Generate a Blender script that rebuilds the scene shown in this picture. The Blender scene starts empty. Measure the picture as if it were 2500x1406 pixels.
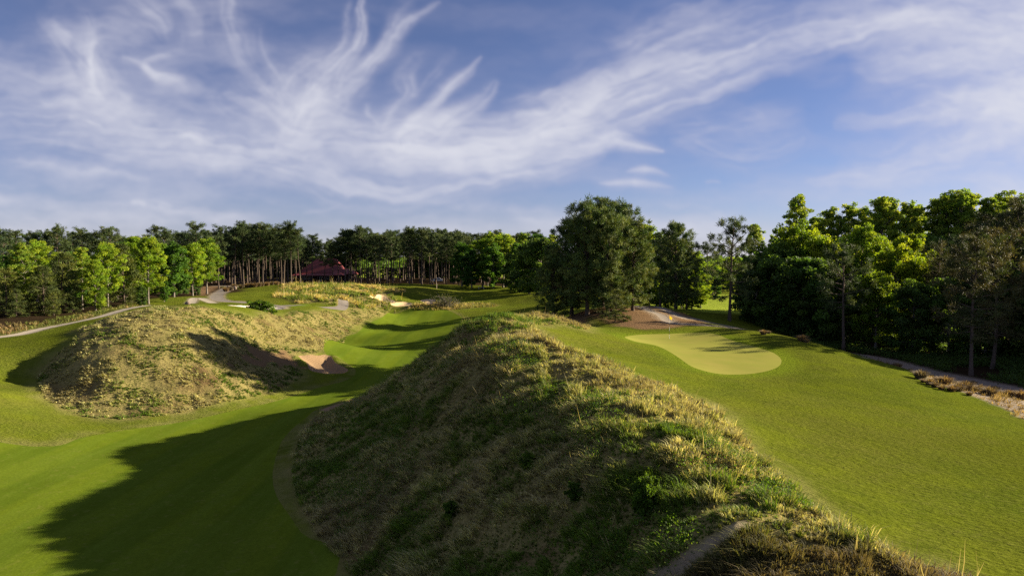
import bpy, math, random
import numpy as np
from mathutils import Vector

rng = np.random.default_rng(7)
random.seed(7)
scene = bpy.context.scene
col = scene.collection

# ------------------------------------------------------------------ camera
CAM_H = 14.0                      # camera height above the datum
F = 1665.0                        # focal length in photo pixels (2500 wide)
HORIZON = 640.0
PITCH = -math.atan((703.0 - HORIZON) / F)
cam_data = bpy.data.cameras.new('camera')
cam_data.sensor_width = 36.0
cam_data.lens = F / 2500.0 * 36.0
cam_data.clip_start = 0.5
cam_data.clip_end = 40000.0
cam = bpy.data.objects.new('camera', cam_data)
cam.location = (0, 0, CAM_H)
cam.rotation_euler = (math.pi / 2 + PITCH, 0, 0)
col.objects.link(cam)
scene.camera = cam

# ------------------------------------------------------------------ sky, sun, exposure
SUN_AZ = math.radians(72.0)       # clockwise from straight ahead
SUN_EL = math.radians(18.5)
world = bpy.data.worlds.new('World')
scene.world = world
world.use_nodes = True
wn = world.node_tree
bg = wn.nodes['Background']
sky = wn.nodes.new('ShaderNodeTexSky')
sky.sky_type = 'NISHITA'
sky.sun_disc = False
sky.sun_elevation = SUN_EL
sky.sun_rotation = SUN_AZ
sky.altitude = 1500.0
sky.air_density = 1.0
sky.dust_density = 0.4
sky.ozone_density = 3.5
gam = wn.nodes.new('ShaderNodeMix'); gam.data_type = 'RGBA'; gam.blend_type = 'MULTIPLY'; gam.inputs[0].default_value = 1.0; gam.inputs[7].default_value = (.87, .76, .90, 1)
wn.links.new(sky.outputs['Color'], gam.inputs[6])
wn.links.new(gam.outputs[2], bg.inputs['Color'])
bg.inputs['Strength'].default_value = 0.036
sun_data = bpy.data.lights.new('sun', 'SUN')
sun_data.energy = 5.0
sun_data.angle = math.radians(0.5)
sun_data.color = (1.0, 0.86, 0.62)
sun = bpy.data.objects.new('sun', sun_data)
sdir = Vector((math.sin(SUN_AZ) * math.cos(SUN_EL), math.cos(SUN_AZ) * math.cos(SUN_EL), math.sin(SUN_EL)))
sun.rotation_euler = sdir.to_track_quat('Z', 'Y').to_euler()
sun.location = (60, 40, 80)
col.objects.link(sun)
scene.view_settings.view_transform = 'Standard'
scene.view_settings.look = 'None'
scene.view_settings.gamma = 1.0
scene.view_settings.exposure = 1.7
scene.cycles.use_denoising = False
scene.cycles.max_bounces = 6
scene.cycles.diffuse_bounces = 3
scene.cycles.transparent_max_bounces = 8


# ------------------------------------------------------------------ small maths
def smooth(a, b, x):
    t = np.clip((x - a) / (b - a), 0, 1)
    return t * t * (3 - 2 * t)


def _hash(ix, iy, seed):
    h = (ix.astype(np.int64) * 374761393 + iy.astype(np.int64) * 668265263 + seed * 974711) & 0xffffffff
    h = ((h ^ (h >> 13)) * 1274126177) & 0xffffffff
    return ((h ^ (h >> 16)) & 0xffff) / 65535.0


def vnoise(x, y, seed=0):
    x = np.asarray(x, float); y = np.asarray(y, float)
    ix = np.floor(x); iy = np.floor(y)
    fx = x - ix; fy = y - iy
    fx = fx * fx * fx * (fx * (fx * 6 - 15) + 10); fy = fy * fy * fy * (fy * (fy * 6 - 15) + 10)
    a = _hash(ix, iy, seed); b = _hash(ix + 1, iy, seed)
    c = _hash(ix, iy + 1, seed); d = _hash(ix + 1, iy + 1, seed)
    return (a * (1 - fx) + b * fx) * (1 - fy) + (c * (1 - fx) + d * fx) * fy


def fbm(x, y, seed=0, octs=4):
    s = 0; a = 0.5; t = 0
    for o in range(octs):
        s = s + a * vnoise(x * 2 ** o + 17.3 * o, y * 2 ** o - 9.1 * o, seed + o); t += a; a *= 0.5
    return s / t                                   # 0..1


# where a view through a photo point meets a given height or distance
def ray(px, py):
    dx = (px - 1250.0) / F; dz = (703.0 - py) / F
    y = math.cos(PITCH) - dz * math.sin(PITCH); z = math.sin(PITCH) + dz * math.cos(PITCH)
    return dx / y, 1.0, z / y                      # per metre of ground distance ahead


def at_height(px, py, z):
    rx, ry, rz = ray(px, py); d = z / rz
    return rx * d, d, z


# ------------------------------------------------------------------ the lie of the land
CP = [  # photo x, photo y, height relative to the camera
    # valley floor and fairway
    (300, 1406, -13), (450, 1300, -13.1), (650, 1050, -13.1), (550, 1150, -13.1), (900, 930, -13), (1000, 860, -12.8),
    (950, 820, -12.4), (1000, 770, -11.5), (1050, 745, -10.7), (1150, 715, -9.5), (1250, 702, -8.7), (700, 1000, -13.1),
    (0, 1300, -12.9), (0, 1406, -12.9), (150, 1200, -12.9), (0, 1100, -12.4), (200, 1110, -12.9), (100, 1030, -12.0), (870, 900, -12.95),
    (620, 1300, -13.1), (700, 1406, -13.1), (1060, 800, -12.2), (1040, 840, -12.7),
    (1100, 770, -11.5), (1180, 745, -10.8),
    # left: slope up to the path, meadow
    (0, 1000, -11.2), (0, 950, -10.3), (0, 880, -9.2), (100, 850, -8.4), (0, 825, -8.0), (200, 785, -7.3), (360, 745, -6.3),
    (60, 900, -10.0), (180, 810, -7.8),
    (100, 790, -7.9), (0, 790, -7.8), (250, 760, -7.3),
    # left mound: crest, base, flank
    (450, 747, -5.2), (300, 768, -5.9), (380, 753, -5.5), (520, 747, -5.4), (600, 765, -6.65), (555, 758, -6.1), (680, 768, -7.3), (760, 764, -8.7),
    (90, 930, -11.0), (130, 985, -12.1), (230, 1020, -12.7), (330, 1025, -12.8), (480, 1000, -13.0), (600, 975, -13.0), (680, 950, -13.0),
    (760, 915, -13.0), (800, 835, -12.8), (950, 765, -11.3),
    (400, 880, -9.3), (250, 900, -9.6), (200, 860, -8.4), (550, 850, -8.9), (650, 840, -10.1), (720, 815, -10.6), (350, 950, -11.3), (520, 930, -11.2),
    (650, 900, -11.6), (770, 800, -11.2),
    # far left: path bend, slope, bunker
    (560, 752, -7.2), (620, 750, -7.3), (540, 727, -7.3), (560, 700, -7.2), (475, 722, -7.4), (600, 720, -7.4), (640, 703, -6.9), (700, 745, -8.2),
    (300, 730, -7.2), (740, 747, -8.1), (790, 752, -8.6),
    # fescue hill in the middle distance
    (730, 695, -6.2), (850, 697, -6.2), (950, 708, -7.3), (700, 722, -7.6), (820, 728, -7.4), (900, 742, -8.8), (930, 730, -9.0), (980, 742, -9.6), (1050, 736, -9.4),
    (680, 705, -6.9), (880, 715, -7.2),
    # far plateau
    (780, 689, -7.6), (900, 690, -7.9), (1050, 694, -8.0), (1100, 706, -8.6), (1240, 703, -8.4), (600, 695, -7.2), (520, 692, -7.4), (1300, 722, -8.8), (1300, 745, -10.3),
    (1250, 730, -9.6), (1000, 712, -8.6),
    # central mound: foot of the left flank
    (870, 975, -13.0), (740, 1050, -13.0), (715, 1130, -13.0), (720, 1200, -13.0), (760, 1300, -13.0), (850, 1406, -12.9),
    # crest
    (1200, 765, -4.1), (1270, 830, -4.7), (1400, 930, -5.9), (1480, 1010, -6.25), (1600, 1080, -6.45), (1760, 1240, -6.7), (1900, 1295, -6.95), (2100, 1390, -7.4),
    (1290, 768, -4.9), (1390, 778, -5.6),
    # left flank
    (1000, 1000, -9.2), (1200, 1100, -8.6), (1050, 1200, -10.1), (1100, 900, -6.8), (1400, 1250, -8.3), (1200, 1330, -9.9),
    (1500, 1406, -8.9), (1150, 830, -5.8),
    # foot of the right flank
    (1290, 792, -5.2), (1430, 860, -6.5), (1600, 935, -6.95), (1760, 1010, -7.3), (1850, 1100, -7.6), (1960, 1220, -7.8), (2130, 1330, -8.0), (2300, 1400, -8.2),
    (1420, 800, -6.3),
    # green and its surround
    (1720, 860, -7.55), (1525, 822, -7.2), (1780, 912, -7.85), (1905, 880, -7.75), (1700, 815, -7.25), (1620, 805, -7.15), (1480, 805, -6.7), (1800, 802, -6.85),
    (1650, 900, -7.3), (1870, 811, -6.95), (2050, 855, -8.0), (2200, 905, -8.9), (2400, 968, -9.3), (2500, 1015, -9.5),
    (2500, 1300, -8.6), (2200, 1300, -8.1), (2400, 1400, -8.4), (2000, 1000, -7.9), (2250, 1100, -8.5), (2000, 920, -8.0),
    # pine clump knoll
    (1480, 772, -6.5), (1560, 792, -6.9), (1400, 765, -6.5), (1600, 750, -6.1), (1640, 790, -7.1), (1560, 745, -6.3),
    (1700, 772, -7.1), (1800, 793, -8.1),
]
CW = [  # hidden ground: x, y, height relative to the camera
    (0, 8, -11.0), (-6, 6, -12.9), (8, 6, -8.2), (14, 4, -8.6), (20, -20, -9), (-20, -20, -12.9), (0, -25, -10.5), (-45, 5, -12.5), (-60, 40, -9.5), (40, 5, -10), (30, 20, -9.2),
    (-37, 133, -8.8), (-34, 146, -9.1), (-28, 128, -12.4), (-25, 140, -11.9), (-40, 118, -8.4),
    (-12, 64, -12.9), (-8, 72, -12.9), (-4, 80, -12.3), (2, 90, -10.5), (4, 78, -9.0), (8, 72, -7.0),
    (37.5, 88, -10.4), (39, 78, -10.9), (41, 68, -11.2), (43, 58, -11.2), (42, 45, -10.8), (48, 70, -11.3), (55, 60, -11.2), (60, 80, -11.2), (44, 95, -10.6), (60, 40, -11),
    (41, 136, -9.2), (36, 110, -8.9), (30, 150, -8.8), (60, 150, -9.5), (80, 110, -10.5), (90, 70, -11),
    (20, 110, -7.6), (10, 115, -8.3), (28, 116, -8.2), (0, 130, -10.2), (10, 160, -8.8), (20, 200, -8.6),
    (-40, 100, -7.1), (-46, 92, -6.4), (-50, 110, -7.1), (-70, 100, -7.6), (-90, 150, -7.6), (-75, 80, -7.9), (-110, 100, -8), (-90, 220, -7.4), (-150, 250, -7.6),
    (-60, 230, -7.3), (-40, 260, -7.6), (0, 300, -7.9), (60, 300, -8.2), (120, 250, -9), (-100, 330, -7.8), (0, 400, -8.0), (-200, 400, -8), (200, 400, -8.5), (200, 150, -10),
    (-30, 205, -7.6), (-52, 205, -7.0), (-200, 100, -8.5), (-150, 10, -10), (150, 0, -10.5), (0, -100, -11), (100, -80, -11), (-100, -80, -11),
]
pts = np.array([at_height(*p) for p in CP] + CW, float)
SC = 40.0


def _k(r2):
    return 0.5 * r2 * np.log(r2 + 1e-9)


n = len(pts)
P = pts[:, :2] / SC
A = np.zeros((n + 3, n + 3))
A[:n, :n] = _k(((P[:, None] - P[None]) ** 2).sum(-1)) + np.eye(n) * 0.004
A[:n, n] = 1; A[:n, n + 1:] = P
A[n, :n] = 1; A[n + 1:, :n] = P.T
W = np.linalg.solve(A, np.r_[pts[:, 2], 0, 0, 0])


def tps(x, y):
    X = np.stack([x, y], -1).reshape(-1, 2) / SC
    out = np.empty(len(X))
    for i in range(0, len(X), 20000):
        q = X[i:i + 20000]
        out[i:i + 20000] = _k(((q[:, None] - P[None]) ** 2).sum(-1)) @ W[:n] + W[n] + q @ W[n + 1:]
    return out.reshape(np.shape(x))


# polar ground mesh, finer where it is looked at closely
az = np.r_[np.arange(-46, 46.01, 0.17)]
side = np.r_[np.arange(46.6, 60, 0.8), np.arange(61, 180, 4.0)]
az = np.radians(np.r_[-side[::-1], az, side])
rr = np.r_[3.0 * np.exp(np.arange(0, math.log(420 / 3.0), 0.0105)), np.geomspace(440, 9000, 26)]
NA, NR = len(az), len(rr)
RR, AZ = np.meshgrid(rr, az, indexing='ij')
GX = RR * np.sin(AZ); GY = RR * np.cos(AZ)
base = tps(GX, GY)
far = smooth(300, 430, RR)
base = base * (1 - far) + (-8.0) * far
GZ0 = base + CAM_H


def bilerp(Z, x, y):
    x = np.asarray(x, float); y = np.asarray(y, float)
    r = np.clip(np.hypot(x, y), rr[0], rr[-1] * .999); a = np.clip(np.arctan2(x, y), az[0], az[-1])
    i = np.clip(np.searchsorted(rr, r) - 1, 0, NR - 2); j = np.clip(np.searchsorted(az, a) - 1, 0, NA - 2)
    u = (r - rr[i]) / (rr[i + 1] - rr[i]); v = (a - az[j]) / (az[j + 1] - az[j])
    return (Z[i, j] * (1 - u) + Z[i + 1, j] * u) * (1 - v) + (Z[i, j + 1] * (1 - u) + Z[i + 1, j + 1] * u) * v


def strike(pp, Z=None):
    """ground points seen at photo points"""
    Z = GZ0 if Z is None else Z
    t = np.geomspace(6, 1500, 1600)
    out = []
    for px, py in pp:
        rx, ry, rz = ray(px, py)
        below = (CAM_H + rz * t) < bilerp(Z, rx * t, ry * t)
        k = int(np.argmax(below)) if below.any() else len(t) - 1
        a, b = t[max(k - 1, 0)], t[k]
        for _ in range(14):
            m = .5 * (a + b)
            if CAM_H + rz * m < bilerp(Z, rx * m, ry * m): b = m
            else: a = m
        out.append((rx * b, ry * b))
    return np.array(out)


def spline(p, closed=True, k=5):
    p = np.asarray(p, float)
    q = []
    m = len(p)
    for i in range(m if closed else m - 1):
        if closed: a, b, c, d = p[i - 1], p[i], p[(i + 1) % m], p[(i + 2) % m]
        else: a, b, c, d = p[max(i - 1, 0)], p[i], p[i + 1], p[min(i + 2, m - 1)]
        for t in np.arange(k) / k:
            q.append(.5 * (2 * b + (c - a) * t + (2 * a - 5 * b + 4 * c - d) * t * t + (3 * b - 3 * c + d - a) * t ** 3))
    if not closed: q.append(p[-1])
    return np.array(q)


def poly_sdf(poly, x, y, margin):
    """signed distance, positive inside; cut off at -margin"""
    x = np.asarray(x); y = np.asarray(y)
    sh = x.shape
    x = x.ravel(); y = y.ravel()
    out = np.full(x.shape, -margin, float)
    lo = poly.min(0) - margin; hi = poly.max(0) + margin
    m = np.where((x > lo[0]) & (x < hi[0]) & (y > lo[1]) & (y < hi[1]))[0]
    X = x[m]; Y = y[m]
    dist = np.full(len(m), 1e18); ins = np.zeros(len(m), bool)
    k = len(poly)
    for i in range(k):
        ax, ay = poly[i]; bx, by = poly[(i + 1) % k]
        ex, ey = bx - ax, by - ay
        wx, wy = X - ax, Y - ay
        t = np.clip((wx * ex + wy * ey) / (ex * ex + ey * ey + 1e-12), 0, 1)
        dist = np.minimum(dist, (wx - t * ex) ** 2 + (wy - t * ey) ** 2)
        if ay != by:
            c = ((ay > Y) != (by > Y)) & (X < ex * (Y - ay) / (by - ay) + ax)
            ins ^= c
    d = np.sqrt(dist)
    out[m] = np.maximum(np.where(ins, d, -d), -margin)
    return out.reshape(sh)


def ribbon(line, width):
    """closed outline of a strip along a centre line; width a number or a list"""
    line = np.asarray(line); w = np.broadcast_to(np.asarray(width, float), (len(line),))[:, None] * .5
    t = np.gradient(line, axis=0); t /= np.linalg.norm(t, axis=1)[:, None] + 1e-9
    nrm = np.stack([-t[:, 1], t[:, 0]], -1)
    return np.r_[line + nrm * w, (line - nrm * w)[::-1]]


# ------------------------------------------------------------------ mesh and node helpers
def link(o, parent=None):
    col.objects.link(o)
    if parent is not None: o.parent = parent
    return o


def tag(o, label=None, cat=None, group=None, kind=None):
    if label: o['label'] = label
    if cat: o['category'] = cat
    if group: o['group'] = group
    if kind: o['kind'] = kind
    return o


def make_mesh(name, V, Fs, mats, mat_idx=None, attrs=None, smooth_shade=False, normals=None):
    """V (n,3); Fs list of int arrays (m,k)"""
    me = bpy.data.meshes.new(name)
    V = np.asarray(V, np.float32)
    Fs = [np.asarray(f, np.int32) for f in Fs if len(f)]
    nl = sum(f.size for f in Fs); npoly = sum(len(f) for f in Fs)
    me.vertices.add(len(V)); me.vertices.foreach_set('co', V.ravel())
    me.loops.add(nl); me.loops.foreach_set('vertex_index', np.concatenate([f.ravel() for f in Fs]))
    me.polygons.add(npoly)
    tot = np.concatenate([np.full(len(f), f.shape[1], np.int32) for f in Fs])
    st = np.r_[0, np.cumsum(tot)[:-1]].astype(np.int32)
    me.polygons.foreach_set('loop_start', st)
    if mat_idx is not None: me.polygons.foreach_set('material_index', np.asarray(mat_idx, np.int32))
    for m in (mats if isinstance(mats, (list, tuple)) else [mats]): me.materials.append(m)
    me.update(calc_edges=True)
    me.polygons.foreach_set('use_smooth', np.full(npoly, smooth_shade))
    for k, a in (attrs or {}).items():
        a = np.asarray(a, np.float32)
        if a.ndim == 1:
            me.attributes.new(k, 'FLOAT', 'POINT').data.foreach_set('value', a)
        else:
            c = np.ones((len(a), 4), np.float32); c[:, :a.shape[1]] = a
            me.attributes.new(k, 'FLOAT_COLOR', 'POINT').data.foreach_set('color', c.ravel())
    if normals is not None:
        me.normals_split_custom_set_from_vertices([tuple(v) for v in normals.tolist()])
    return me


class NG:
    """terse node building"""
    def __init__(s, name):
        s.m = bpy.data.materials.new(name); s.m.use_nodes = True
        s.t = s.m.node_tree; s.t.nodes.clear()
        s.out = s.t.nodes.new('ShaderNodeOutputMaterial')

    def n(s, typ, ins=None, **kw):
        nd = s.t.nodes.new(typ)
        for k, v in kw.items(): setattr(nd, k, v)
        for k, v in (ins or {}).items(): s.put(nd.inputs[k], v)
        return nd

    def put(s, sock, v):
        if isinstance(v, bpy.types.NodeSocket): s.t.links.new(v, sock)
        elif isinstance(v, bpy.types.Node): s.t.links.new(v.outputs[0], sock)
        elif isinstance(v, (tuple, list)) and sock.type == 'RGBA' and len(v) == 3: sock.default_value = (*v, 1)
        else: sock.default_value = v

    def math(s, op, a, b=0.0, clamp=False):
        nd = s.n('ShaderNodeMath', {0: a, 1: b}, operation=op); nd.use_clamp = clamp
        return nd.outputs[0]

    def mix(s, f, a, b, mode='MIX'):
        nd = s.n('ShaderNodeMix', data_type='RGBA', blend_type=mode)
        s.put(nd.inputs[0], f); s.put(nd.inputs[6], a); s.put(nd.inputs[7], b)
        return nd.outputs[2]

    def ramp(s, x, lo, hi, a=0.0, b=1.0):
        nd = s.n('ShaderNodeMapRange', {0: x, 1: lo, 2: hi, 3: a, 4: b}); nd.clamp = True
        return nd.outputs[0]

    def pos(s, scale=(1, 1, 1), rot=(0, 0, 0)):
        g = s.n('ShaderNodeNewGeometry')
        mp = s.n('ShaderNodeMapping', {'Vector': g.outputs['Position'], 'Scale': scale, 'Rotation': rot})
        return mp.outputs[0]

    def opos(s, scale=(1, 1, 1)):
        g = s.n('ShaderNodeTexCoord')
        return s.n('ShaderNodeMapping', {'Vector': g.outputs['Object'], 'Scale': scale}).outputs[0]

    def noise(s, vec, scale, detail=3.0, rough=0.55, dist=0.0):
        return s.n('ShaderNodeTexNoise', {'Vector': vec, 'Scale': scale, 'Detail': detail, 'Roughness': rough, 'Distortion': dist}).outputs[0]

    def attr(s, name):
        return s.n('ShaderNodeAttribute', attribute_name=name)

    def bump(s, h, strength=0.5, dist=0.1):
        return s.n('ShaderNodeBump', {'Height': h, 'Strength': strength, 'Distance': dist}).outputs[0]

    def bsdf(s, colr, rough=0.9, spec=0.2, normal=None, **ins):
        b = s.n('ShaderNodeBsdfPrincipled', {'Base Color': colr, 'Roughness': rough, 'Specular IOR Level': spec})
        for k, v in ins.items(): s.put(b.inputs[k.replace('_', ' ')], v)
        if normal is not None: s.t.links.new(normal, b.inputs['Normal'])
        return b

    def done(s, sh):
        s.t.links.new(sh.outputs[0] if isinstance(sh, bpy.types.Node) else sh, s.out.inputs[0])
        return s.m


def simple(name, c, rough=0.7, var=0.25, scale=3.0, spec=0.3, metallic=0.0, bump=0.0):
    g = NG(name)
    p = g.opos()
    f = g.noise(p, scale, 4)
    cc = g.mix(f, tuple(x * (1 - var) for x in c), tuple(min(1, x * (1 + var)) for x in c))
    nm = g.bump(g.noise(p, scale * 6, 3), bump, 0.05) if bump else None
    return g.done(g.bsdf(cc, rough, spec, nm, Metallic=metallic))


# ------------------------------------------------------------------ outlines on the ground
def wl(items):
    """mixed list: (px,py) photo points or ('w',x,y) ground metres"""
    out = []
    for it in items:
        out.append(it[1:] if it[0] == 'w' else tuple(strike([it])[0]))
    return np.array(out, float)


Z_GREEN = spline(wl([(1525, 822), (1560, 817), (1620, 815), (1700, 812), (1745, 815), (1790, 832), (1850, 848), (1890, 862), (1908, 880), (1895, 898), (1850, 910),
                     (1790, 914), (1740, 910), (1690, 895), (1650, 868), (1600, 843), (1545, 832)]))
Z_FAIR = spline(wl([(1060, 750), (1000, 754), (962, 766), (925, 780), (888, 796), (872, 812), (820, 834), (790, 850), (830, 874), (868, 905), (845, 928), (770, 948),
                    (690, 975), (600, 996), (500, 1018), (400, 1036), (300, 1050), (200, 1068), (80, 1090), ('w', -45, 44), ('w', -43, 24), ('w', -30, 5), ('w', -15, 4), ('w', -11, 16),
                    (820, 1400), (735, 1300), (675, 1210), (668, 1140), (700, 1060), (770, 1005), (840, 978), ('w', -10, 72), ('w', -4, 84), ('w', -2, 100), ('w', -6, 122), ('w', -12, 148)]))
Z_MOUND = spline(wl([(872, 975), (785, 1008), (742, 1052), (715, 1130), (720, 1200), (765, 1300), (850, 1400), ('w', -4, 20), ('w', -2, 10), ('w', 2, 6), ('w', 8, 7), ('w', 11, 13),
                     (2330, 1406), (2250, 1380), (2130, 1330), (2030, 1280), (1960, 1220), (1900, 1160), (1850, 1110), (1800, 1060), (1760, 1010), (1700, 975), (1600, 935),
                     (1500, 893), (1430, 865), (1360, 838), (1320, 812), (1300, 797), (1360, 792), (1435, 805), (1440, 788), ('w', 7, 66), ('w', 2, 67), ('w', -4, 69), ('w', -9, 68)]), k=4)
Z_LMOUND = spline(wl([(90, 930), (100, 960), (130, 985), (180, 1010), (230, 1020), (330, 1022), (480, 1000), (600, 974), (680, 952), (740, 918), (722, 890), (730, 868), (785, 855), (856, 806),
                      (866, 794), (910, 778), (950, 766), (935, 759), (890, 757), (850, 754), (800, 760), (745, 761), (700, 766), (640, 768), (580, 764), (530, 754), (480, 747), (420, 749), (370, 753), (300, 769),
                      (220, 792), (180, 825), (130, 870), (98, 905)]), k=4)
Z_FESCUE = spline(wl([(668, 724), (692, 703), ('w', -62, 190), ('w', -42, 195), ('w', -30, 190), (962, 722), (990, 737), (1060, 746), (1040, 752), (960, 750), (900, 755), (830, 748), (770, 738), (725, 740), (695, 728)]), k=4)
Z_SCRUB = spline(wl([(1000, 748), (1060, 741), (1130, 742), (1215, 743), (1190, 751), (1100, 757), (1010, 758)]), k=4)
Z_BUNK = [
    ('deep', .7, [(726, 868), (765, 868), (805, 867), (818, 885), (850, 902), (836, 912), (790, 911), (757, 904), (748, 885)]),
    ('white', .35, [('w', -47.5, 110), ('w', -45, 116), ('w', -42.5, 121), ('w', -40.2, 119), ('w', -40.5, 112), ('w', -43, 107), ('w', -46, 105)]),
    ('deep', .3, [(782, 1003), (822, 988), (866, 972), (868, 978), (826, 995), (787, 1006)]),
    ('tan', .5, [(903, 722), (925, 720), (945, 728), (965, 737), (945, 736), (920, 730)]),
    ('tan', .4, [(950, 742), (985, 736), (1010, 743), (985, 747), (957, 746)]),
    ('tan', .5, [(1027, 734), (1045, 731), (1063, 734), (1060, 740), (1035, 740)]),
]
Z_BUNK = [(k, d, spline(wl(p), k=4)) for k, d, p in Z_BUNK]
L_PATH1 = spline(wl([('w', -60, 52), ('w', -57, 66), (20, 820), (100, 802), (200, 782), (300, 757), ('w', -53, 103), ('w', -57, 120), ('w', -64, 138), (522, 740)]), closed=False)
L_PATH2 = spline(wl([('w', -92, 210), (572, 699), (552, 705), (534, 717), (529, 727), (545, 735), (590, 738), (630, 741), (662, 748), (682, 752), ('w', -42, 112)]), closed=False)
L_PATH5 = spline(wl([('w', -43, 122), (800, 752), (838, 747), ('w', -38, 150)]), closed=False)
L_PATH3 = spline(wl([('w', 17, 122), (1572, 751), (1610, 768), (1650, 790), ('w', 25, 80), ('w', 31, 84), ('w', 36, 82), (2110, 870), (2190, 890), (2270, 912), ('w', 45, 56), ('w', 48, 40), ('w', 50, 20)]), closed=False)
L_PATH4 = spline(wl([('w', 20, 126), (1640, 764), (1700, 779), (1765, 793), ('w', 33, 84)]), closed=False)
Z_PATHS = [('gravel', ribbon(L_PATH1, 1.5)), ('asphalt', ribbon(L_PATH2, 2.5)), ('sandy', ribbon(L_PATH3, np.interp(np.arange(len(L_PATH3)), [0, 30, 38, 60], [1.1, 1.3, 4.2, 5.0]))), ('sandy', ribbon(L_PATH4, 1.0)), ('asphalt', ribbon(L_PATH5, 2.0))]
Z_WASTE = spline(wl([('w', 31, 60), (2215, 899), (2260, 925), (2320, 948), (2400, 975), (2460, 1003), (2510, 1026), ('w', 36, 36), ('w', 44, 36), ('w', 42, 50), ('w', 38, 57), ('w', 35, 63)]), k=4)
Z_KNOLL = spline(wl([(1440, 778), (1480, 792), (1530, 801), (1600, 806), (1660, 799), ('w', 24, 82), ('w', 20, 96), ('w', 15, 100), ('w', 6, 98), ('w', 4, 88), ('w', 8, 80)]), k=4)
Z_RWOOD = spline(np.array([(36, 104), (37, 88), (40, 78), (43, 67), (45, 55), (50, 40), (60, 20), (140, 20), (200, 120), (160, 220), (90, 180), (70, 140), (52, 122), (44, 112)], float), k=4)
Z_MEADOW = spline(np.array([(26, 120), (34, 118), (42, 122), (56, 140), (66, 170), (40, 200), (26, 180), (22, 150)], float), k=4)
Z_LWOOD = spline(np.array([(-58, 84), (-62, 96), (-62, 104), (-66, 120), (-70, 140), (-66, 160), (-68, 176), (-80, 195), (-86, 210), (-60, 222), (-42, 238), (-20, 245), (10, 236), (34, 205), (70, 240), (60, 320), (0, 345), (-100, 345), (-220, 330), (-220, 120), (-120, 80), (-80, 74)], float), k=4)
Z_LRED = spline(wl([(500, 725), (520, 712), (535, 702), (560, 697), ('w', -84, 215), ('w', -95, 205), ('w', -88, 180), ('w', -80, 168)]), k=4)
Z_TRAIL = ribbon(spline(wl([(1560, 1440), (1640, 1395), (1700, 1348), (1765, 1305), (1830, 1275)]), closed=False), [.4] * 21)
Z_SCRAPE = spline(wl([(610, 850), (680, 852), (722, 866), (735, 885), (700, 902), (640, 903), (570, 895), (560, 870)]), k=4)
Z_TEE = spline(wl([(705, 748), (735, 742), (760, 745), (752, 749), (725, 751)]), k=4)
Z_LMEAD = spline(np.array([(-58, 66), (-56, 76), (-55, 88), (-56, 100), (-60, 112), (-62, 98), (-64, 86), (-80, 78), (-90, 64), (-70, 56)], float), k=4)


# ------------------------------------------------------------------ final ground heights
def field(z, m):
    return poly_sdf(z, GX, GY, m)


S_green = field(Z_GREEN, 4); S_fair = field(Z_FAIR, 4)
S_mound = field(Z_MOUND, 4); S_lm = field(Z_LMOUND, 4); S_fes = field(Z_FESCUE, 5)
S_scrub = field(Z_SCRUB, 4); S_waste = field(Z_WASTE, 4); S_knoll = field(Z_KNOLL, 4); S_rw = field(Z_RWOOD, 6); S_mead = field(Z_MEADOW, 8); S_lw = field(Z_LWOOD, 8)
S_lred = field(Z_LRED, 6); S_lmead = field(Z_LMEAD, 5); S_tee = field(Z_TEE, 3); S_trail = field(Z_TRAIL, 2); S_scrape = field(Z_SCRAPE, 4) + (fbm(GX / 2, GY / 2, 67, 3) - .62) * 6
S_bunk = [field(p, 2.5) for _, _, p in Z_BUNK]
S_path = [field(p, 2.5) for _, p in Z_PATHS]
rough_w = np.maximum.reduce([smooth(-.3, 1.2, S_mound), smooth(-.3, 1.2, S_lm), smooth(-.5, 2, S_fes)])
nz = (fbm(GX / 2.2, GY / 2.2, 3) - .5) * .55 + (fbm(GX / .75, GY / .75, 5, 3) - .5) * (.18 + .24 * (S_mound > -.5))
gentle = (fbm(GX / 9, GY / 9, 9, 3) - .5)
GZ = GZ0 + rough_w * nz + gentle * (.12 + .5 * smooth(60, 200, RR)) * smooth(.0, 1.5, -S_green)
for (k, d, _), s in zip(Z_BUNK, S_bunk):
    GZ = GZ - d * smooth(-.1, 1.3, s) + .14 * np.exp(-((s + .45) / .5) ** 2)
for s in S_path: GZ = GZ - .05 * smooth(-.1, .3, s)


def H(x, y):
    return bilerp(GZ, x, y)


_dr = np.gradient(GZ, rr, axis=0); _da = np.gradient(GZ, az, axis=1) / RR
_nx = -(_dr * np.sin(AZ) + _da * np.cos(AZ)); _ny = -(_dr * np.cos(AZ) - _da * np.sin(AZ))
_l = np.sqrt(_nx ** 2 + _ny ** 2 + 1)
NRM = np.stack([_nx / _l, _ny / _l, 1 / _l], -1)

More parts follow.
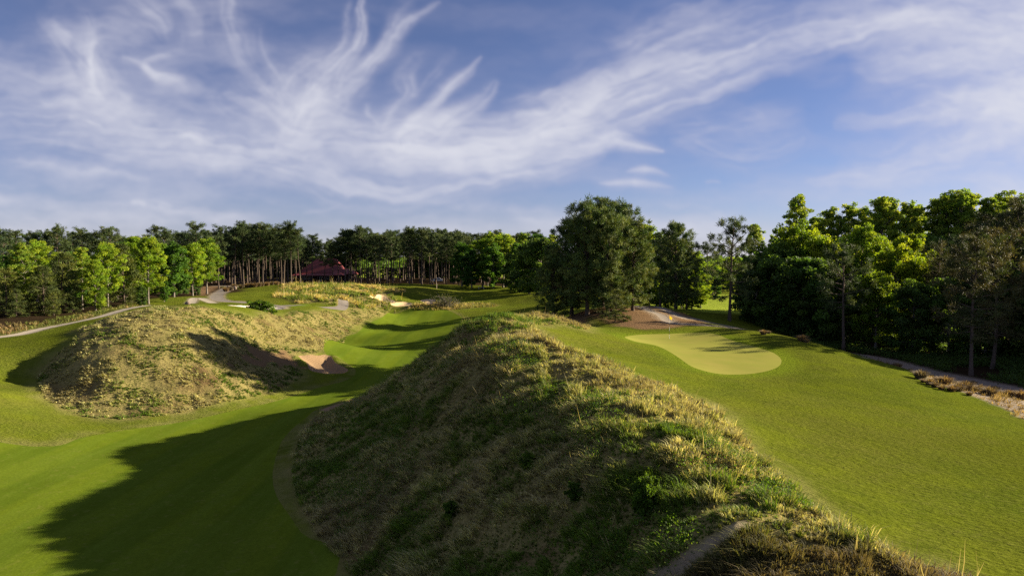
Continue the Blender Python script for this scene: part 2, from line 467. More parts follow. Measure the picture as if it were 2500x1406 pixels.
# ------------------------------------------------------------------ cut the sheet into ground, fairway, green, sand and paths
idx = np.arange(NR * NA).reshape(NR, NA)
q = np.stack([idx[:-1, :-1], idx[:-1, 1:], idx[1:, 1:], idx[1:, :-1]], -1).reshape(-1, 4)
tri = np.concatenate([q[:, [0, 1, 2]], q[:, [0, 2, 3]]])
warp = (fbm(GX / 1.5, GY / 1.5, 31, 3) - .5) * 1.6
patch = fbm(GX / 5.0, GY / 5.0, 41, 4)
AT = {
    'golden': np.clip(np.maximum.reduce([smooth(-.4, .5, S_mound + warp * .5), smooth(-.4, .6, S_lm + warp * .6), smooth(-1, 1.5, S_fes + warp), .8 * smooth(-1, 1.5, S_scrub + warp)]), 0, 1),
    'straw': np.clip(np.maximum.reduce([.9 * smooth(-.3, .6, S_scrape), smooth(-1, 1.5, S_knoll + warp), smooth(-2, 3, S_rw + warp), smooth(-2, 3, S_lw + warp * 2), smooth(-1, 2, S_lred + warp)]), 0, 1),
    'red': np.clip(np.maximum.reduce([smooth(-.5, 1, S_knoll + warp), smooth(-1, 2, S_lred + warp), smooth(-.3, .6, S_scrape)]), 0, 1),
    'meadow': np.clip(np.maximum(smooth(-3, 3, S_mead), smooth(340, 380, RR)), 0, 1),
    'dirt': np.clip(np.maximum.reduce([.75 * smooth(-.25, .2, S_trail + warp * .15), smooth(-.3, .5, S_waste + warp * .6), .8 * smooth(-.6, .0, S_path[0] + warp * .2), .9 * smooth(-.9, .0, S_path[1] + warp * .3), .7 * smooth(-1.2, 0, S_path[2] + warp * .5), .7 * smooth(-1, 0, S_path[3] + warp * .4)]), 0, 1),
    'dry': np.clip(np.maximum.reduce([smooth(-1.6, 0, S_mound + warp * .5) * smooth(.6, -.4, S_mound), .8 * smooth(-1.6, 0, S_lm + warp * .6) * smooth(.6, -.4, S_lm), .75 * smooth(-2, -.3, S_fair + warp * .4),
                                      .8 * smooth(-3, 1, S_lmead + warp)]), 0, 1),
    'long': smooth(12, 26, GX + (patch - .5) * 16) * smooth(50, 28, GY + (patch - .5) * 24),   # darker turf tone low on the right slope
    'collar': np.clip(smooth(-2.2, -.2, S_green + warp * .3), 0, 1),
}
VV = np.stack([GX, GY, GZ], -1).reshape(-1, 3)
cur = {'P': VV, 'N': NRM.reshape(-1, 3)}
for k, v in AT.items(): cur[k] = v.reshape(-1)
ZS = [('sand_bunker%d' % i, s) for i, s in enumerate(S_bunk)] + [('path%d' % i, s) for i, s in enumerate(S_path)] + [('green', S_green), ('tee', S_tee), ('fair', S_fair)]
for k, s in ZS: cur['S' + k] = s.reshape(-1)


def cut(cur, tri, key):
    """split triangles along cur[key]=0; returns cur (grown), inside, outside"""
    s = cur[key].copy(); s[np.abs(s) < 2e-3] = 2e-3
    p = s[tri] > 0
    c = p.sum(1)
    ins, outs = tri[c == 3], tri[c == 0]
    mx = tri[(c == 1) | (c == 2)]
    if len(mx) == 0: return cur, ins, outs
    pm = s[mx] > 0
    one = pm.sum(1) == 1
    lone = np.where(one, np.argmax(pm, 1), np.argmin(pm, 1))
    r = np.arange(len(mx))
    a = mx[r, lone]; b = mx[r, (lone + 1) % 3]; d = mx[r, (lone + 2) % 3]
    E = np.sort(np.concatenate([np.stack([a, b], 1), np.stack([a, d], 1)]), axis=1)
    U, inv = np.unique(E, axis=0, return_inverse=True)
    inv = inv.ravel()
    t = s[U[:, 0]] / (s[U[:, 0]] - s[U[:, 1]])
    n0 = len(s)
    new = {}
    for k, v in cur.items():
        tt = t[:, None] if v.ndim == 2 else t
        new[k] = np.concatenate([v, v[U[:, 0]] * (1 - tt) + v[U[:, 1]] * tt])
    new[key][n0:] = 0
    ab = n0 + inv[:len(mx)]; ad = n0 + inv[len(mx):]
    tip = np.stack([a, ab, ad], 1); q1 = np.stack([ab, b, d], 1); q2 = np.stack([ab, d, ad], 1)
    ins = np.concatenate([ins, tip[one], q1[~one], q2[~one]])
    outs = np.concatenate([outs, tip[~one], q1[one], q2[one]])
    return new, ins, outs


pieces = {}
rest = tri
for k, _ in ZS:
    cur, ins, rest = cut(cur, rest, 'S' + k)
    pieces[k] = ins


def sheet(name, T, mat, attrs=(), sub=None):
    used, inv = np.unique(T, return_inverse=True)
    Nn = cur['N'][used]
    me = make_mesh(name, cur['P'][used], [inv.reshape(-1, 3)], mat, attrs={a: cur[a][used] for a in attrs}, smooth_shade=True, normals=Nn)
    o = link(bpy.data.objects.new(name, me))
    return tag(o, kind='structure')


# ground material
g = NG('ground_grass')
p = g.pos()
n_big = g.noise(p, 0.09, 4); n_mid = g.noise(p, 0.6, 5, .6); n_fine = g.noise(p, 5.0, 4, .65)
n_str = g.noise(g.pos((1.0, 3.2, 1.0), (0, 0, .75)), 2.6, 4, .6)
turf = g.mix(g.ramp(n_mid, .3, .7), (.078, .108, .011), (.112, .134, .016))
turf = g.mix(g.math('MULTIPLY', g.ramp(n_big, .45, .62), .6), turf, (.14, .135, .025))
turf = g.mix(g.math('MULTIPLY', g.ramp(g.noise(p, .055, 4, .6), .48, .62), .6), turf, (.062, .082, .007))
turf = g.mix(g.math('MULTIPLY', g.ramp(n_str, .5, .72), .6), turf, (.165, .16, .045))
n_sp = g.noise(g.pos((1.0, 2.2, 1.0), (0, 0, .75)), 1.1, 6, .7)
turf = g.mix(g.math('MULTIPLY', g.ramp(n_sp, .54, .66), .7), turf, (.05, .065, .008))
turf = g.mix(g.math('MULTIPLY', g.ramp(g.noise(p, .35, 4, .6), .45, .62), .6), turf, (.13, .155, .012))
turf = g.mix(g.math('MULTIPLY', g.ramp(n_fine, .3, .7), .6), turf, (.055, .075, .006))
dry = g.mix(n_fine, (.22, .19, .08), (.12, .13, .035))
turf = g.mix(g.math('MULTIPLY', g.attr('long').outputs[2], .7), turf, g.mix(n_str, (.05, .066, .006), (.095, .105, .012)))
c = g.mix(g.math('MULTIPLY', g.attr('dry').outputs[2], g.ramp(n_mid, .35, .6, .05, .75)), turf, dry)
gold = g.mix(g.ramp(n_mid, .3, .7), (.17, .14, .055), (.11, .115, .03))
gold = g.mix(g.ramp(n_fine, .35, .7), gold, (.26, .215, .085))
gold = g.mix(g.math('MULTIPLY', g.ramp(g.noise(p, .22, 4), .52, .68), .8), gold, (.085, .05, .028))
c = g.mix(g.attr('golden').outputs[2], c, gold)
mead = g.mix(n_mid, (.17, .26, .02), (.25, .27, .05))
c = g.mix(g.attr('meadow').outputs[2], c, mead)
straw = g.mix(n_mid, (.02, .015, .009), (.042, .028, .016))  # pine straw, its colour also lowered to stand for shade under the trees
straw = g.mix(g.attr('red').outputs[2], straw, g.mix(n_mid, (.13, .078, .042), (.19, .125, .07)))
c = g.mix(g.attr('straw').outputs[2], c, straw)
dirt = g.mix(n_mid, (.19, .155, .115), (.29, .24, .185))
c = g.mix(g.attr('dirt').outputs[2], c, dirt)
c = g.mix(g.math('MULTIPLY', g.attr('collar').outputs[2], .8), c, g.mix(n_mid, (.095, .145, .008), (.135, .165, .018)))
hgt = g.math('ADD', g.math('MULTIPLY', n_fine, .5), g.math('MULTIPLY', n_str, .9))
M_ground = g.done(g.bsdf(c, .95, .0, g.bump(hgt, .75, .18)))

g = NG('fairway_turf')
p = g.pos()
n_big = g.noise(p, .12, 3); n_mid = g.noise(p, .9, 4, .6); n_fine = g.noise(p, 7, 3, .6)
wav = g.n('ShaderNodeTexWave', {'Vector': g.pos((1, -.12, 1)), 'Scale': .068, 'Distortion': 1.2, 'Detail': 1.0, 'Detail Scale': .3}, wave_type='BANDS', bands_direction='X').outputs[1]
c = g.mix(g.ramp(wav, .35, .65), (.070, .110, .009), (.106, .146, .010))
c = g.mix(g.math('MULTIPLY', g.ramp(n_big, .4, .65), .55), c, (.11, .145, .014))
c = g.mix(g.math('MULTIPLY', g.ramp(n_mid, .4, .7), .55), c, (.072, .10, .008))
n_st = g.noise(g.pos((2.2, .25, 1.0), (0, 0, -.12)), .5, 5, .6)
c = g.mix(g.math('MULTIPLY', g.ramp(n_st, .4, .65), .45), c, (.115, .165, .02))
c = g.mix(g.math('MULTIPLY', g.ramp(n_fine, .35, .7), .5), c, (.055, .082, .008))
c = g.mix(g.math('MULTIPLY', g.ramp(g.noise(p, 2.2, 5, .7), .56, .7), .5), c, (.15, .155, .035))
M_fair = g.done(g.bsdf(c, .9, .0, g.bump(n_fine, .25, .05)))

g = NG('putting_turf')
p = g.pos()
n_mid = g.noise(p, .5, 4, .6); n_fine = g.noise(p, 6, 3, .6)
c = g.mix(g.ramp(n_mid, .3, .7), (.25, .235, .058), (.205, .22, .045))
c = g.mix(g.math('MULTIPLY', n_fine, .3), c, (.22, .20, .05))
c = g.mix(g.math('MULTIPLY', g.ramp(g.noise(p, .16, 4, .6), .42, .62), .4), c, (.25, .27, .05))
M_green = g.done(g.bsdf(c, .9, .0, g.bump(n_fine, .1, .02)))


def sand(name, a, b):
    g = NG(name)
    p = g.pos()
    w = g.n('ShaderNodeTexWave', {'Vector': g.pos((1, 1, 1), (0, 0, .5)), 'Scale': 1.6, 'Distortion': 5, 'Detail': 2}).outputs[1]
    c = g.mix(g.noise(p, 1.2, 5, .6), a, b)
    return g.done(g.bsdf(c, .95, .1, g.bump(g.math('ADD', g.math('MULTIPLY', w, .4), g.noise(p, 4, 4)), .5, .08)))


M_sand = {'deep': sand('ochre_sand', (.20, .13, .07), (.27, .185, .105)), 'white': sand('pale_sand', (.50, .44, .35), (.60, .54, .45)), 'tan': sand('tan_sand', (.50, .36, .19), (.62, .46, .27))}


def pathmat(name, a, b):
    g = NG(name)
    p = g.pos()
    c = g.mix(g.noise(p, 1.0, 6, .65), a, b)
    c = g.mix(g.math('MULTIPLY', g.ramp(g.noise(p, 7, 4), .5, .7), .5), c, tuple(x * .6 for x in a))
    return g.done(g.bsdf(c, .95, .15, g.bump(g.noise(p, 12, 4), .4, .04)))


M_path = {'gravel': pathmat('gravel_path', (.30, .26, .20), (.40, .35, .28)), 'asphalt': pathmat('grey_path', (.15, .13, .115), (.21, .185, .16)), 'sandy': pathmat('sandy_path', (.18, .15, .125), (.27, .225, .18))}

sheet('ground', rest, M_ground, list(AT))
sheet('fairway', pieces['fair'], M_fair)
sheet('putting_green', pieces['green'], M_green)
sheet('tee_ground', pieces['tee'], M_fair)
for i, (k, d, _) in enumerate(Z_BUNK): sheet('sand_bunker', pieces['sand_bunker%d' % i], M_sand[k])
for i, (k, _) in enumerate(Z_PATHS): sheet('path', pieces['path%d' % i], M_path[k])


# ------------------------------------------------------------------ cirrus: a high thin cloud layer, its cover modelled as streaks along the wind
def cloud_layer():
    R = 14000.0
    ux = np.arange(-420, 2921, 3.2); uy = np.r_[np.arange(-260, 560, 3.0), np.arange(560, 634, 3.0)]
    X, Y = np.meshgrid(ux, uy)
    wx = X + (fbm(X / 90, Y / 90, 61, 4) - .5) * 46; wy = Y + (fbm(X / 90, Y / 90, 71, 4) - .5) * 34
    D = np.zeros_like(X)

    def stroke(p, w, I, fs=.65, ff=3.0, seed=0, warp=1.0, tl=130.0):
        p = np.array(p, float)
        q = spline(p, closed=False, k=4)
        tt = np.linspace(0, 1, len(q)); t0 = np.linspace(0, 1, len(p))
        w = np.interp(tt, np.linspace(0, 1, len(np.atleast_1d(w))), np.atleast_1d(w)) if np.ndim(w) else np.full(len(q), w)
        I = np.interp(tt, np.linspace(0, 1, len(I)), I) if np.ndim(I) else np.interp(tt, [0, .2, .8, 1], [0, I, I, 0])
        m = w.max() * 3
        i0, i1 = np.searchsorted(ux, [q[:, 0].min() - m, q[:, 0].max() + m]); j0, j1 = np.searchsorted(uy, [q[:, 1].min() - m, q[:, 1].max() + m])
        if i1 <= i0 or j1 <= j0: return
        sl = (slice(j0, j1), slice(i0, i1))
        x = X[sl] + (wx[sl] - X[sl]) * warp; y = Y[sl] + (wy[sl] - Y[sl]) * warp
        best = np.full(x.shape, 1e18); sd = np.zeros(x.shape); bt = np.zeros(x.shape); bw = np.ones(x.shape); bI = np.zeros(x.shape)
        w = w * 1.3; fs *= .68
        ln = np.r_[0, np.cumsum(np.linalg.norm(np.diff(q, axis=0), axis=1))]
        for k in range(len(q) - 1):
            a, b = q[k], q[k + 1]; e = b - a; L = e @ e + 1e-9
            t = np.clip(((x - a[0]) * e[0] + (y - a[1]) * e[1]) / L, 0, 1)
            dx = x - a[0] - t * e[0]; dy = y - a[1] - t * e[1]
            ww = w[k] * (1 - t) + w[k + 1] * t
            d2 = (dx * dx + dy * dy) / ww ** 2
            c = d2 < best
            best = np.where(c, d2, best); sd = np.where(c, np.sign(e[0] * dy - e[1] * dx) * np.sqrt(d2), sd)
            bt = np.where(c, ln[k] * (1 - t) + ln[k + 1] * t, bt); bw = np.where(c, ww, bw); bI = np.where(c, I[k] * (1 - t) + I[k + 1] * t, bI)
        pr = np.exp(-best * 1.3)
        f = .8 * fbm(sd * ff * .75 + .5 * np.sin(bt / 90 + seed), bt / tl, 200 + seed, 4) + .2 * fbm(sd * ff * 2.6, bt / tl * 1.3, 300 + seed, 3)
        pr = pr * (1 - fs + fs * 2.0 * smooth(.28, .72, f))
        D[sl] += pr * bI

    S = stroke
    S([(90, 40), (160, 115), (215, 180), (265, 240)], [14, 34, 52, 40], [.05, .4, .7, .2], .8, 3, 1)
    S([(205, 30), (215, 110), (222, 175), (240, 225)], [12, 22, 30, 30], [.05, .5, 1.0, .25], .7, 3, 2)
    S([(118, 40), (140, 75), (170, 100)], 8, .4, .6, 2, 3)
    S([(0, 150), (120, 190), (250, 235), (330, 300)], [40, 45, 40, 30], [.3, .35, .4, .2], .7, 3, 4)
    S([(290, -30), (380, 40), (412, 95)], [30, 30, 16], [.3, .45, .1], .8, 3, 5)
    S([(430, -40), (470, 40), (480, 130)], 40, .25, .8, 3, 6)
    S([(535, -40), (555, 40), (580, 120), (600, 180)], [18, 22, 26, 22], [.3, .4, .35, .1], .8, 3, 7)
    S([(415, 138), (385, 136), (362, 152), (385, 182), (445, 222)], [7, 8, 8, 11, 18], [.25, .5, .5, .45, .2], .4, 2, 8)
    S([(300, 145), (345, 150), (375, 178), (430, 205)], [6, 9, 9, 14], [.3, .5, .5, .2], .4, 2, 9)
    S([(885, 0), (870, 65), (852, 125), (800, 185), (735, 240), (690, 310)], [6, 11, 22, 50, 62, 60], [.45, .8, .8, 1.05, 1.2, .5], .75, 3.2, 10)
    S([(1060, 18), (1000, 52), (952, 100), (905, 165), (850, 215), (780, 260)], [5, 11, 18, 24, 32, 38], [.2, .5, .6, .55, .55, .4], .7, 2.6, 11)
    S([(992, 10), (955, 60), (925, 120), (880, 180)], [14, 14, 14, 20], [.15, .35, .4, .2], .7, 2, 12)
    S([(848, 0), (838, 60), (815, 130), (780, 190)], [8, 9, 12, 20], [.1, .4, .4, .2], .6, 2, 13)
    S([(625, 80), (640, 140), (675, 190), (705, 250)], [14, 16, 18, 24], [.1, .4, .45, .2], .7, 2, 14)
    S([(560, 130), (600, 190), (650, 235), (690, 270)], [22, 24, 26, 30], [.1, .3, .35, .2], .7, 3, 15)
    S([(1172, 140), (1135, 185), (1085, 230), (1030, 290), (980, 330)], [3, 9, 15, 13, 12], [.4, .9, 1.0, .8, .4], .55, 2, 16, .6)
    S([(1020, 155), (995, 195), (1003, 232), (965, 272), (938, 318)], [20, 24, 17, 14, 14], [.2, .55, .6, .5, .3], .7, 2, 17, .8)
    S([(1215, 205), (1160, 255), (1105, 290), (1050, 320), (990, 350)], [8, 17, 22, 25, 26], [.25, .6, .8, .85, .6], .7, 2.4, 18, .8)
    S([(1105, 130), (1065, 185), (1020, 240)], [10, 12, 10], [.1, .25, .1], .6, 2, 19)
    S([(905, 250), (915, 280), (945, 305)], 8, .35, .4, 2, 20)
    S([(560, 245), (700, 305), (850, 335), (1000, 352), (1150, 348), (1290, 325), (1420, 262), (1600, 190), (1800, 112), (2000, 62), (2320, 30)], [46, 56, 46, 52, 46, 46, 56, 58, 44, 34, 40], [.25, .5, .75, 1.0, 1.0, .9, 1.1, 1.1, .8, .5, .2], .75, 3.6, 21, 1, 260)
    S([(1330, 330), (1560, 262), (1800, 180), (2050, 95), (2350, 40)], [30, 40, 34, 28, 30], [.5, .75, .6, .45, .15], .8, 3, 22, 1, 260)
    S([(960, 385), (1200, 378), (1350, 362), (1480, 342), (1545, 352), (1612, 366)], [40, 34, 28, 20, 15, 3], [.4, .7, .8, 1.1, 1.1, .7], .6, 3, 23, .6)
    S([(1470, 332), (1505, 326), (1545, 330)], [8, 10, 4], [.4, .7, .2], .4, 2, 24, .5)
    S([(480, 380), (650, 408), (800, 440), (930, 474), (1100, 456), (1300, 428), (1460, 372)], [22, 28, 34, 28, 26, 22, 14], [.2, .5, .7, .7, .55, .65, .4], .75, 3, 25, 1, 200)
    S([(1060, 400), (1190, 415), (1300, 405)], 24, .4, .8, 3, 26)
    S([(1480, 130), (1600, 60), (1780, -10)], 30, .34, .8, 3, 27)
    S([(1240, 255), (1350, 228), (1455, 178)], [10, 13, 8], [.1, .4, .15], .6, 2, 28)
    S([(1260, 295), (1310, 278), (1345, 262)], [5, 9, 4], [.2, .6, .2], .4, 2, 29)
    S([(1500, 160), (1700, 70), (1920, -10)], 24, .28, .8, 3, 30)
    S([(-80, 270), (150, 290), (330, 322), (520, 345), (760, 375)], [46, 40, 36, 34, 30], [.5, .5, .45, .45, .35], .75, 4, 31, 1, 220)
    S([(-80, 350), (150, 360), (400, 380), (620, 392)], 30, .34, .8, 4, 32, 1, 220)
    S([(40, 402), (200, 418), (370, 442)], [8, 12, 6], [.1, .5, .1], .6, 2, 33)
    S([(420, 335), (470, 342), (520, 348)], [8, 10, 6], .5, .9, 3, 34, 1, 30)
    S([(160, 292), (205, 300), (250, 312)], [8, 10, 6], .45, .9, 3, 35, 1, 30)
    S([(205, 225), (232, 238), (240, 255)], [16, 18, 10], .35, .9, 4, 36, 1, 24)
    S([(-60, 492), (170, 500), (400, 508), (600, 545)], [22, 20, 18, 12], [.35, .35, .35, .1], .5, 3, 37)
    S([(318, 500), (338, 494), (360, 502)], 7, .45, .3, 2, 38, .4)
    S([(385, 506), (402, 502), (420, 508)], 6, .35, .3, 2, 39, .4)
    S([(730, 530), (790, 512), (838, 492)], 5, .25, .3, 2, 40)
    S([(1530, 420), (1572, 413), (1632, 430)], [3, 9, 3], [.3, .95, .2], .3, 2, 41, .4)
    S([(1470, 450), (1550, 446), (1640, 458)], [3, 8, 3], [.3, .95, .2], .3, 2, 42, .4)
    S([(1722, 449), (1742, 446), (1762, 449)], 3, .4, .3, 2, 43, .3)
    S([(2060, 300), (2250, 280), (2450, 235), (2700, 180)], [26, 44, 56, 70], [.2, .55, .65, .6], .7, 3, 44, 1, 240)
    S([(1960, 448), (2150, 425), (2320, 370), (2500, 320), (2800, 260)], [10, 34, 56, 80, 110], [.2, .55, .65, .7, .6], .6, 3, 45, 1, 240)
    S([(1640, 340), (1800, 380), (1950, 350)], [24, 34, 20], [.1, .38, .15], .8, 3, 46)
    S([(1620, 330), (1800, 300), (1960, 285)], 34, .28, .8, 3, 47)
    S([(1980, 60), (2250, 45), (2600, 20)], [40, 60, 80], [.2, .5, .5], .7, 3, 48, 1, 240)
    S([(2080, 190), (2300, 140), (2650, 60)], 50, .35, .8, 3, 49, 1, 240)
    S([(1960, 560), (2200, 520), (2600, 470)], 40, .3, .6, 3, 50, 1, 240)
    veil = .10 + .50 * np.exp(-((X - 150) / 520) ** 2 - ((Y - 310) / 130) ** 2) + .42 * np.exp(-((X - 950) / 420) ** 2 - ((Y - 390) / 80) ** 2) \
        + .72 * smooth(1850, 2650, X) * smooth(640, 200, Y) + .34 * np.exp(-((X - 350) / 300) ** 2 - ((Y - 60) / 130) ** 2) + .75 * smooth(380, 620, Y)
    vn = fbm(wx / 260 + .3 * wy / 100, wy / 60 - wx / 700, 81, 5)
    D = D + veil * (.45 + 1.1 * smooth(.25, .75, vn))
    D = D * (1 + .5 * (fbm(wx / 30, wy / 14, 91, 4) - .5))
    for _ in range(2):
        D[1:-1, 1:-1] = (D[1:-1, 1:-1] * 2 + D[:-2, 1:-1] + D[2:, 1:-1] + D[1:-1, :-2] + D[1:-1, 2:]) / 6
    edge = smooth(-420, -150, X) * smooth(2920, 2650, X) * smooth(-260, -120, Y)
    a = (1 - np.exp(-.95 * D)) * edge
    dx = (X - 1250) / F; dz = (703 - Y) / F
    yy = math.cos(PITCH) - dz * math.sin(PITCH); zz = math.sin(PITCH) + dz * math.cos(PITCH)
    V = np.stack([dx, yy, zz], -1); V /= np.linalg.norm(V, axis=-1, keepdims=True)
    V = V * R + np.array([0, 0, CAM_H])
    ny, nx_ = X.shape
    ii = np.arange(nx_ * ny).reshape(ny, nx_)
    Q = np.stack([ii[:-1, :-1], ii[:-1, 1:], ii[1:, 1:], ii[1:, :-1]], -1).reshape(-1, 4)
    g = NG('cirrus')
    cv = g.attr('cover').outputs[2]
    em = g.n('ShaderNodeEmission', {'Color': g.mix(cv, (.56, .52, .70), (.87, .88, .96)), 'Strength': CLOUD_E})
    g.done(g.n('ShaderNodeMixShader', {0: cv, 1: g.n('ShaderNodeBsdfTransparent'), 2: em}))
    try: g.m.cycles.emission_sampling = 'NONE'
    except Exception: pass
    # unseen emissive veil, added as fill light outside the view, clear around the sun
    ea = np.radians(np.arange(0, 361, 3.0)); ee = np.radians(np.arange(3, 91, 3.0))
    A2, E2 = np.meshgrid(ea, ee)
    d2 = np.stack([np.sin(A2) * np.cos(E2), np.cos(A2) * np.cos(E2), np.sin(E2)], -1)
    c2 = .12 + .28 * smooth(.3, .7, fbm(d2[..., 0] / (d2[..., 2] + .25) * 1.5, d2[..., 1] / (d2[..., 2] + .25) * 1.5, 95, 4))
    sunny = d2 @ np.array(sdir)
    ny2, nx2 = A2.shape
    i2 = np.arange(nx2 * ny2).reshape(ny2, nx2)
    Q2 = np.stack([i2[:-1, :-1], i2[:-1, 1:], i2[1:, 1:], i2[1:, :-1]], -1)
    azc = (np.degrees(A2) + 180) % 360 - 180
    keep = ((E2 > math.radians(29.5)) | (np.abs(azc) > 46)) & (sunny < math.cos(math.radians(20)))
    kq = keep[:-1, :-1] & keep[:-1, 1:] & keep[1:, 1:] & keep[1:, :-1]
    Q2 = Q2[kq].reshape(-1, 4) + nx_ * ny
    V = np.r_[V.reshape(-1, 3), (d2 * R).reshape(-1, 3)]; a = np.r_[a.ravel(), c2.ravel()]
    me = make_mesh('sky_clouds_fill', V, [Q, Q2], g.m, attrs={'cover': a}, smooth_shade=True)
    tag(link(bpy.data.objects.new('sky_clouds_fill', me)), kind='structure')


CLOUD_E = 0.268
cloud_layer()


# ------------------------------------------------------------------ foliage, bark
def foliage(name, transl, rough=.7):
    g = NG(name)
    a = g.attr('Col')
    oi = g.n('ShaderNodeObjectInfo')
    c = g.mix(1.0, a.outputs[0], g.mix(oi.outputs['Random'], (.74, .80, .9), (1.24, 1.14, 1.0)), 'MULTIPLY')
    d = g.bsdf(c, rough, .25)
    tr = g.n('ShaderNodeBsdfTranslucent', {'Color': g.mix(1.0, c, (1.25, 1.15, .55), 'MULTIPLY')})
    mx = g.n('ShaderNodeMixShader', {0: transl, 1: d, 2: tr})
    return g.done(mx)


M_leaf = foliage('leaves', .5)
M_needle = foliage('needles', .22)
M_blade = foliage('grass_blades', .38, .8)


def bark(name, a, b):
    g = NG(name)
    p = g.opos((1, 1, .25))
    n = g.noise(p, 9, 4, .65)
    return g.done(g.bsdf(g.mix(n, a, b), .95, .1, g.bump(n, .6, .05)))


M_bark = bark('pine_bark', (.06, .045, .036), (.13, .10, .08))
M_bark2 = bark('grey_bark', (.11, .095, .08), (.24, .21, .18))


class Geo:
    def __init__(s): s.V = []; s.T = []; s.Q = []; s.C = []; s.n = 0

    def add(s, V, T=None, Q=None, C=None):
        V = np.asarray(V, float).reshape(-1, 3)
        s.V.append(V)
        if T is not None and len(T): s.T.append(np.asarray(T) + s.n)
        if Q is not None and len(Q): s.Q.append(np.asarray(Q) + s.n)
        if C is not None: s.C.append(np.asarray(C, float).reshape(-1, 3))
        s.n += len(V)

    def mesh(s, name, mat, sm=False):
        Fs = []
        if s.T: Fs.append(np.concatenate(s.T))
        if s.Q: Fs.append(np.concatenate(s.Q))
        return make_mesh(name, np.concatenate(s.V), Fs, mat, attrs={'Col': np.concatenate(s.C)} if s.C else None, smooth_shade=sm)


def tube(geo, path, rad, sides=7, cap=True):
    path = np.asarray(path, float); m = len(path)
    t = np.gradient(path, axis=0); t /= np.linalg.norm(t, axis=1)[:, None] + 1e-9
    ref = np.array([0, 0, 1.0]) if abs(t[:, 2]).mean() < .8 else np.array([1.0, 0, 0])
    a = np.cross(t, ref); a /= np.linalg.norm(a, axis=1)[:, None] + 1e-9
    b = np.cross(t, a)
    an = np.arange(sides) / sides * 2 * math.pi
    V = path[:, None] + (a[:, None] * np.cos(an)[None, :, None] + b[:, None] * np.sin(an)[None, :, None]) * np.asarray(rad, float)[:, None, None]
    i = np.arange(m - 1)[:, None] * sides; j = np.arange(sides)[None]; j2 = (j + 1) % sides
    Q = np.stack([i + j, i + sides + j, i + sides + j2, i + j2], -1).reshape(-1, 4)
    geo.add(V, Q=Q)


def unit(n, r, zb=0.0):
    d = r.normal(size=(n, 3)); d[:, 2] += zb
    return d / (np.linalg.norm(d, axis=1)[:, None] + 1e-9)


def add_leaves(geo, cen, size, colr, r, up=.5):
    n = len(cen)
    nrm = unit(n, r, up); t = np.cross(nrm, unit(n, r)); t /= np.linalg.norm(t, axis=1)[:, None] + 1e-9
    b = np.cross(nrm, t)
    s = size * r.uniform(.6, 1.25, n)[:, None]
    V = np.stack([cen - t * s * .55, cen + b * s * .36, cen + t * s * .55, cen - b * s * .36], 1)
    Q = np.arange(4 * n).reshape(n, 4)
    geo.add(V, Q=Q, C=np.repeat(colr, 4, 0))


def add_needles(geo, cen, dirs, L, w, colr, r):
    n = len(cen)
    s = np.cross(dirs, unit(n, r)); s /= np.linalg.norm(s, axis=1)[:, None] + 1e-9
    l = (L * r.uniform(.65, 1.2, n))[:, None]
    V = np.stack([cen - s * w * .5, cen + s * w * .5, cen + dirs * l], 1)
    geo.add(V, T=np.arange(3 * n).reshape(n, 3), C=np.repeat(colr, 3, 0))


PROTO = {}


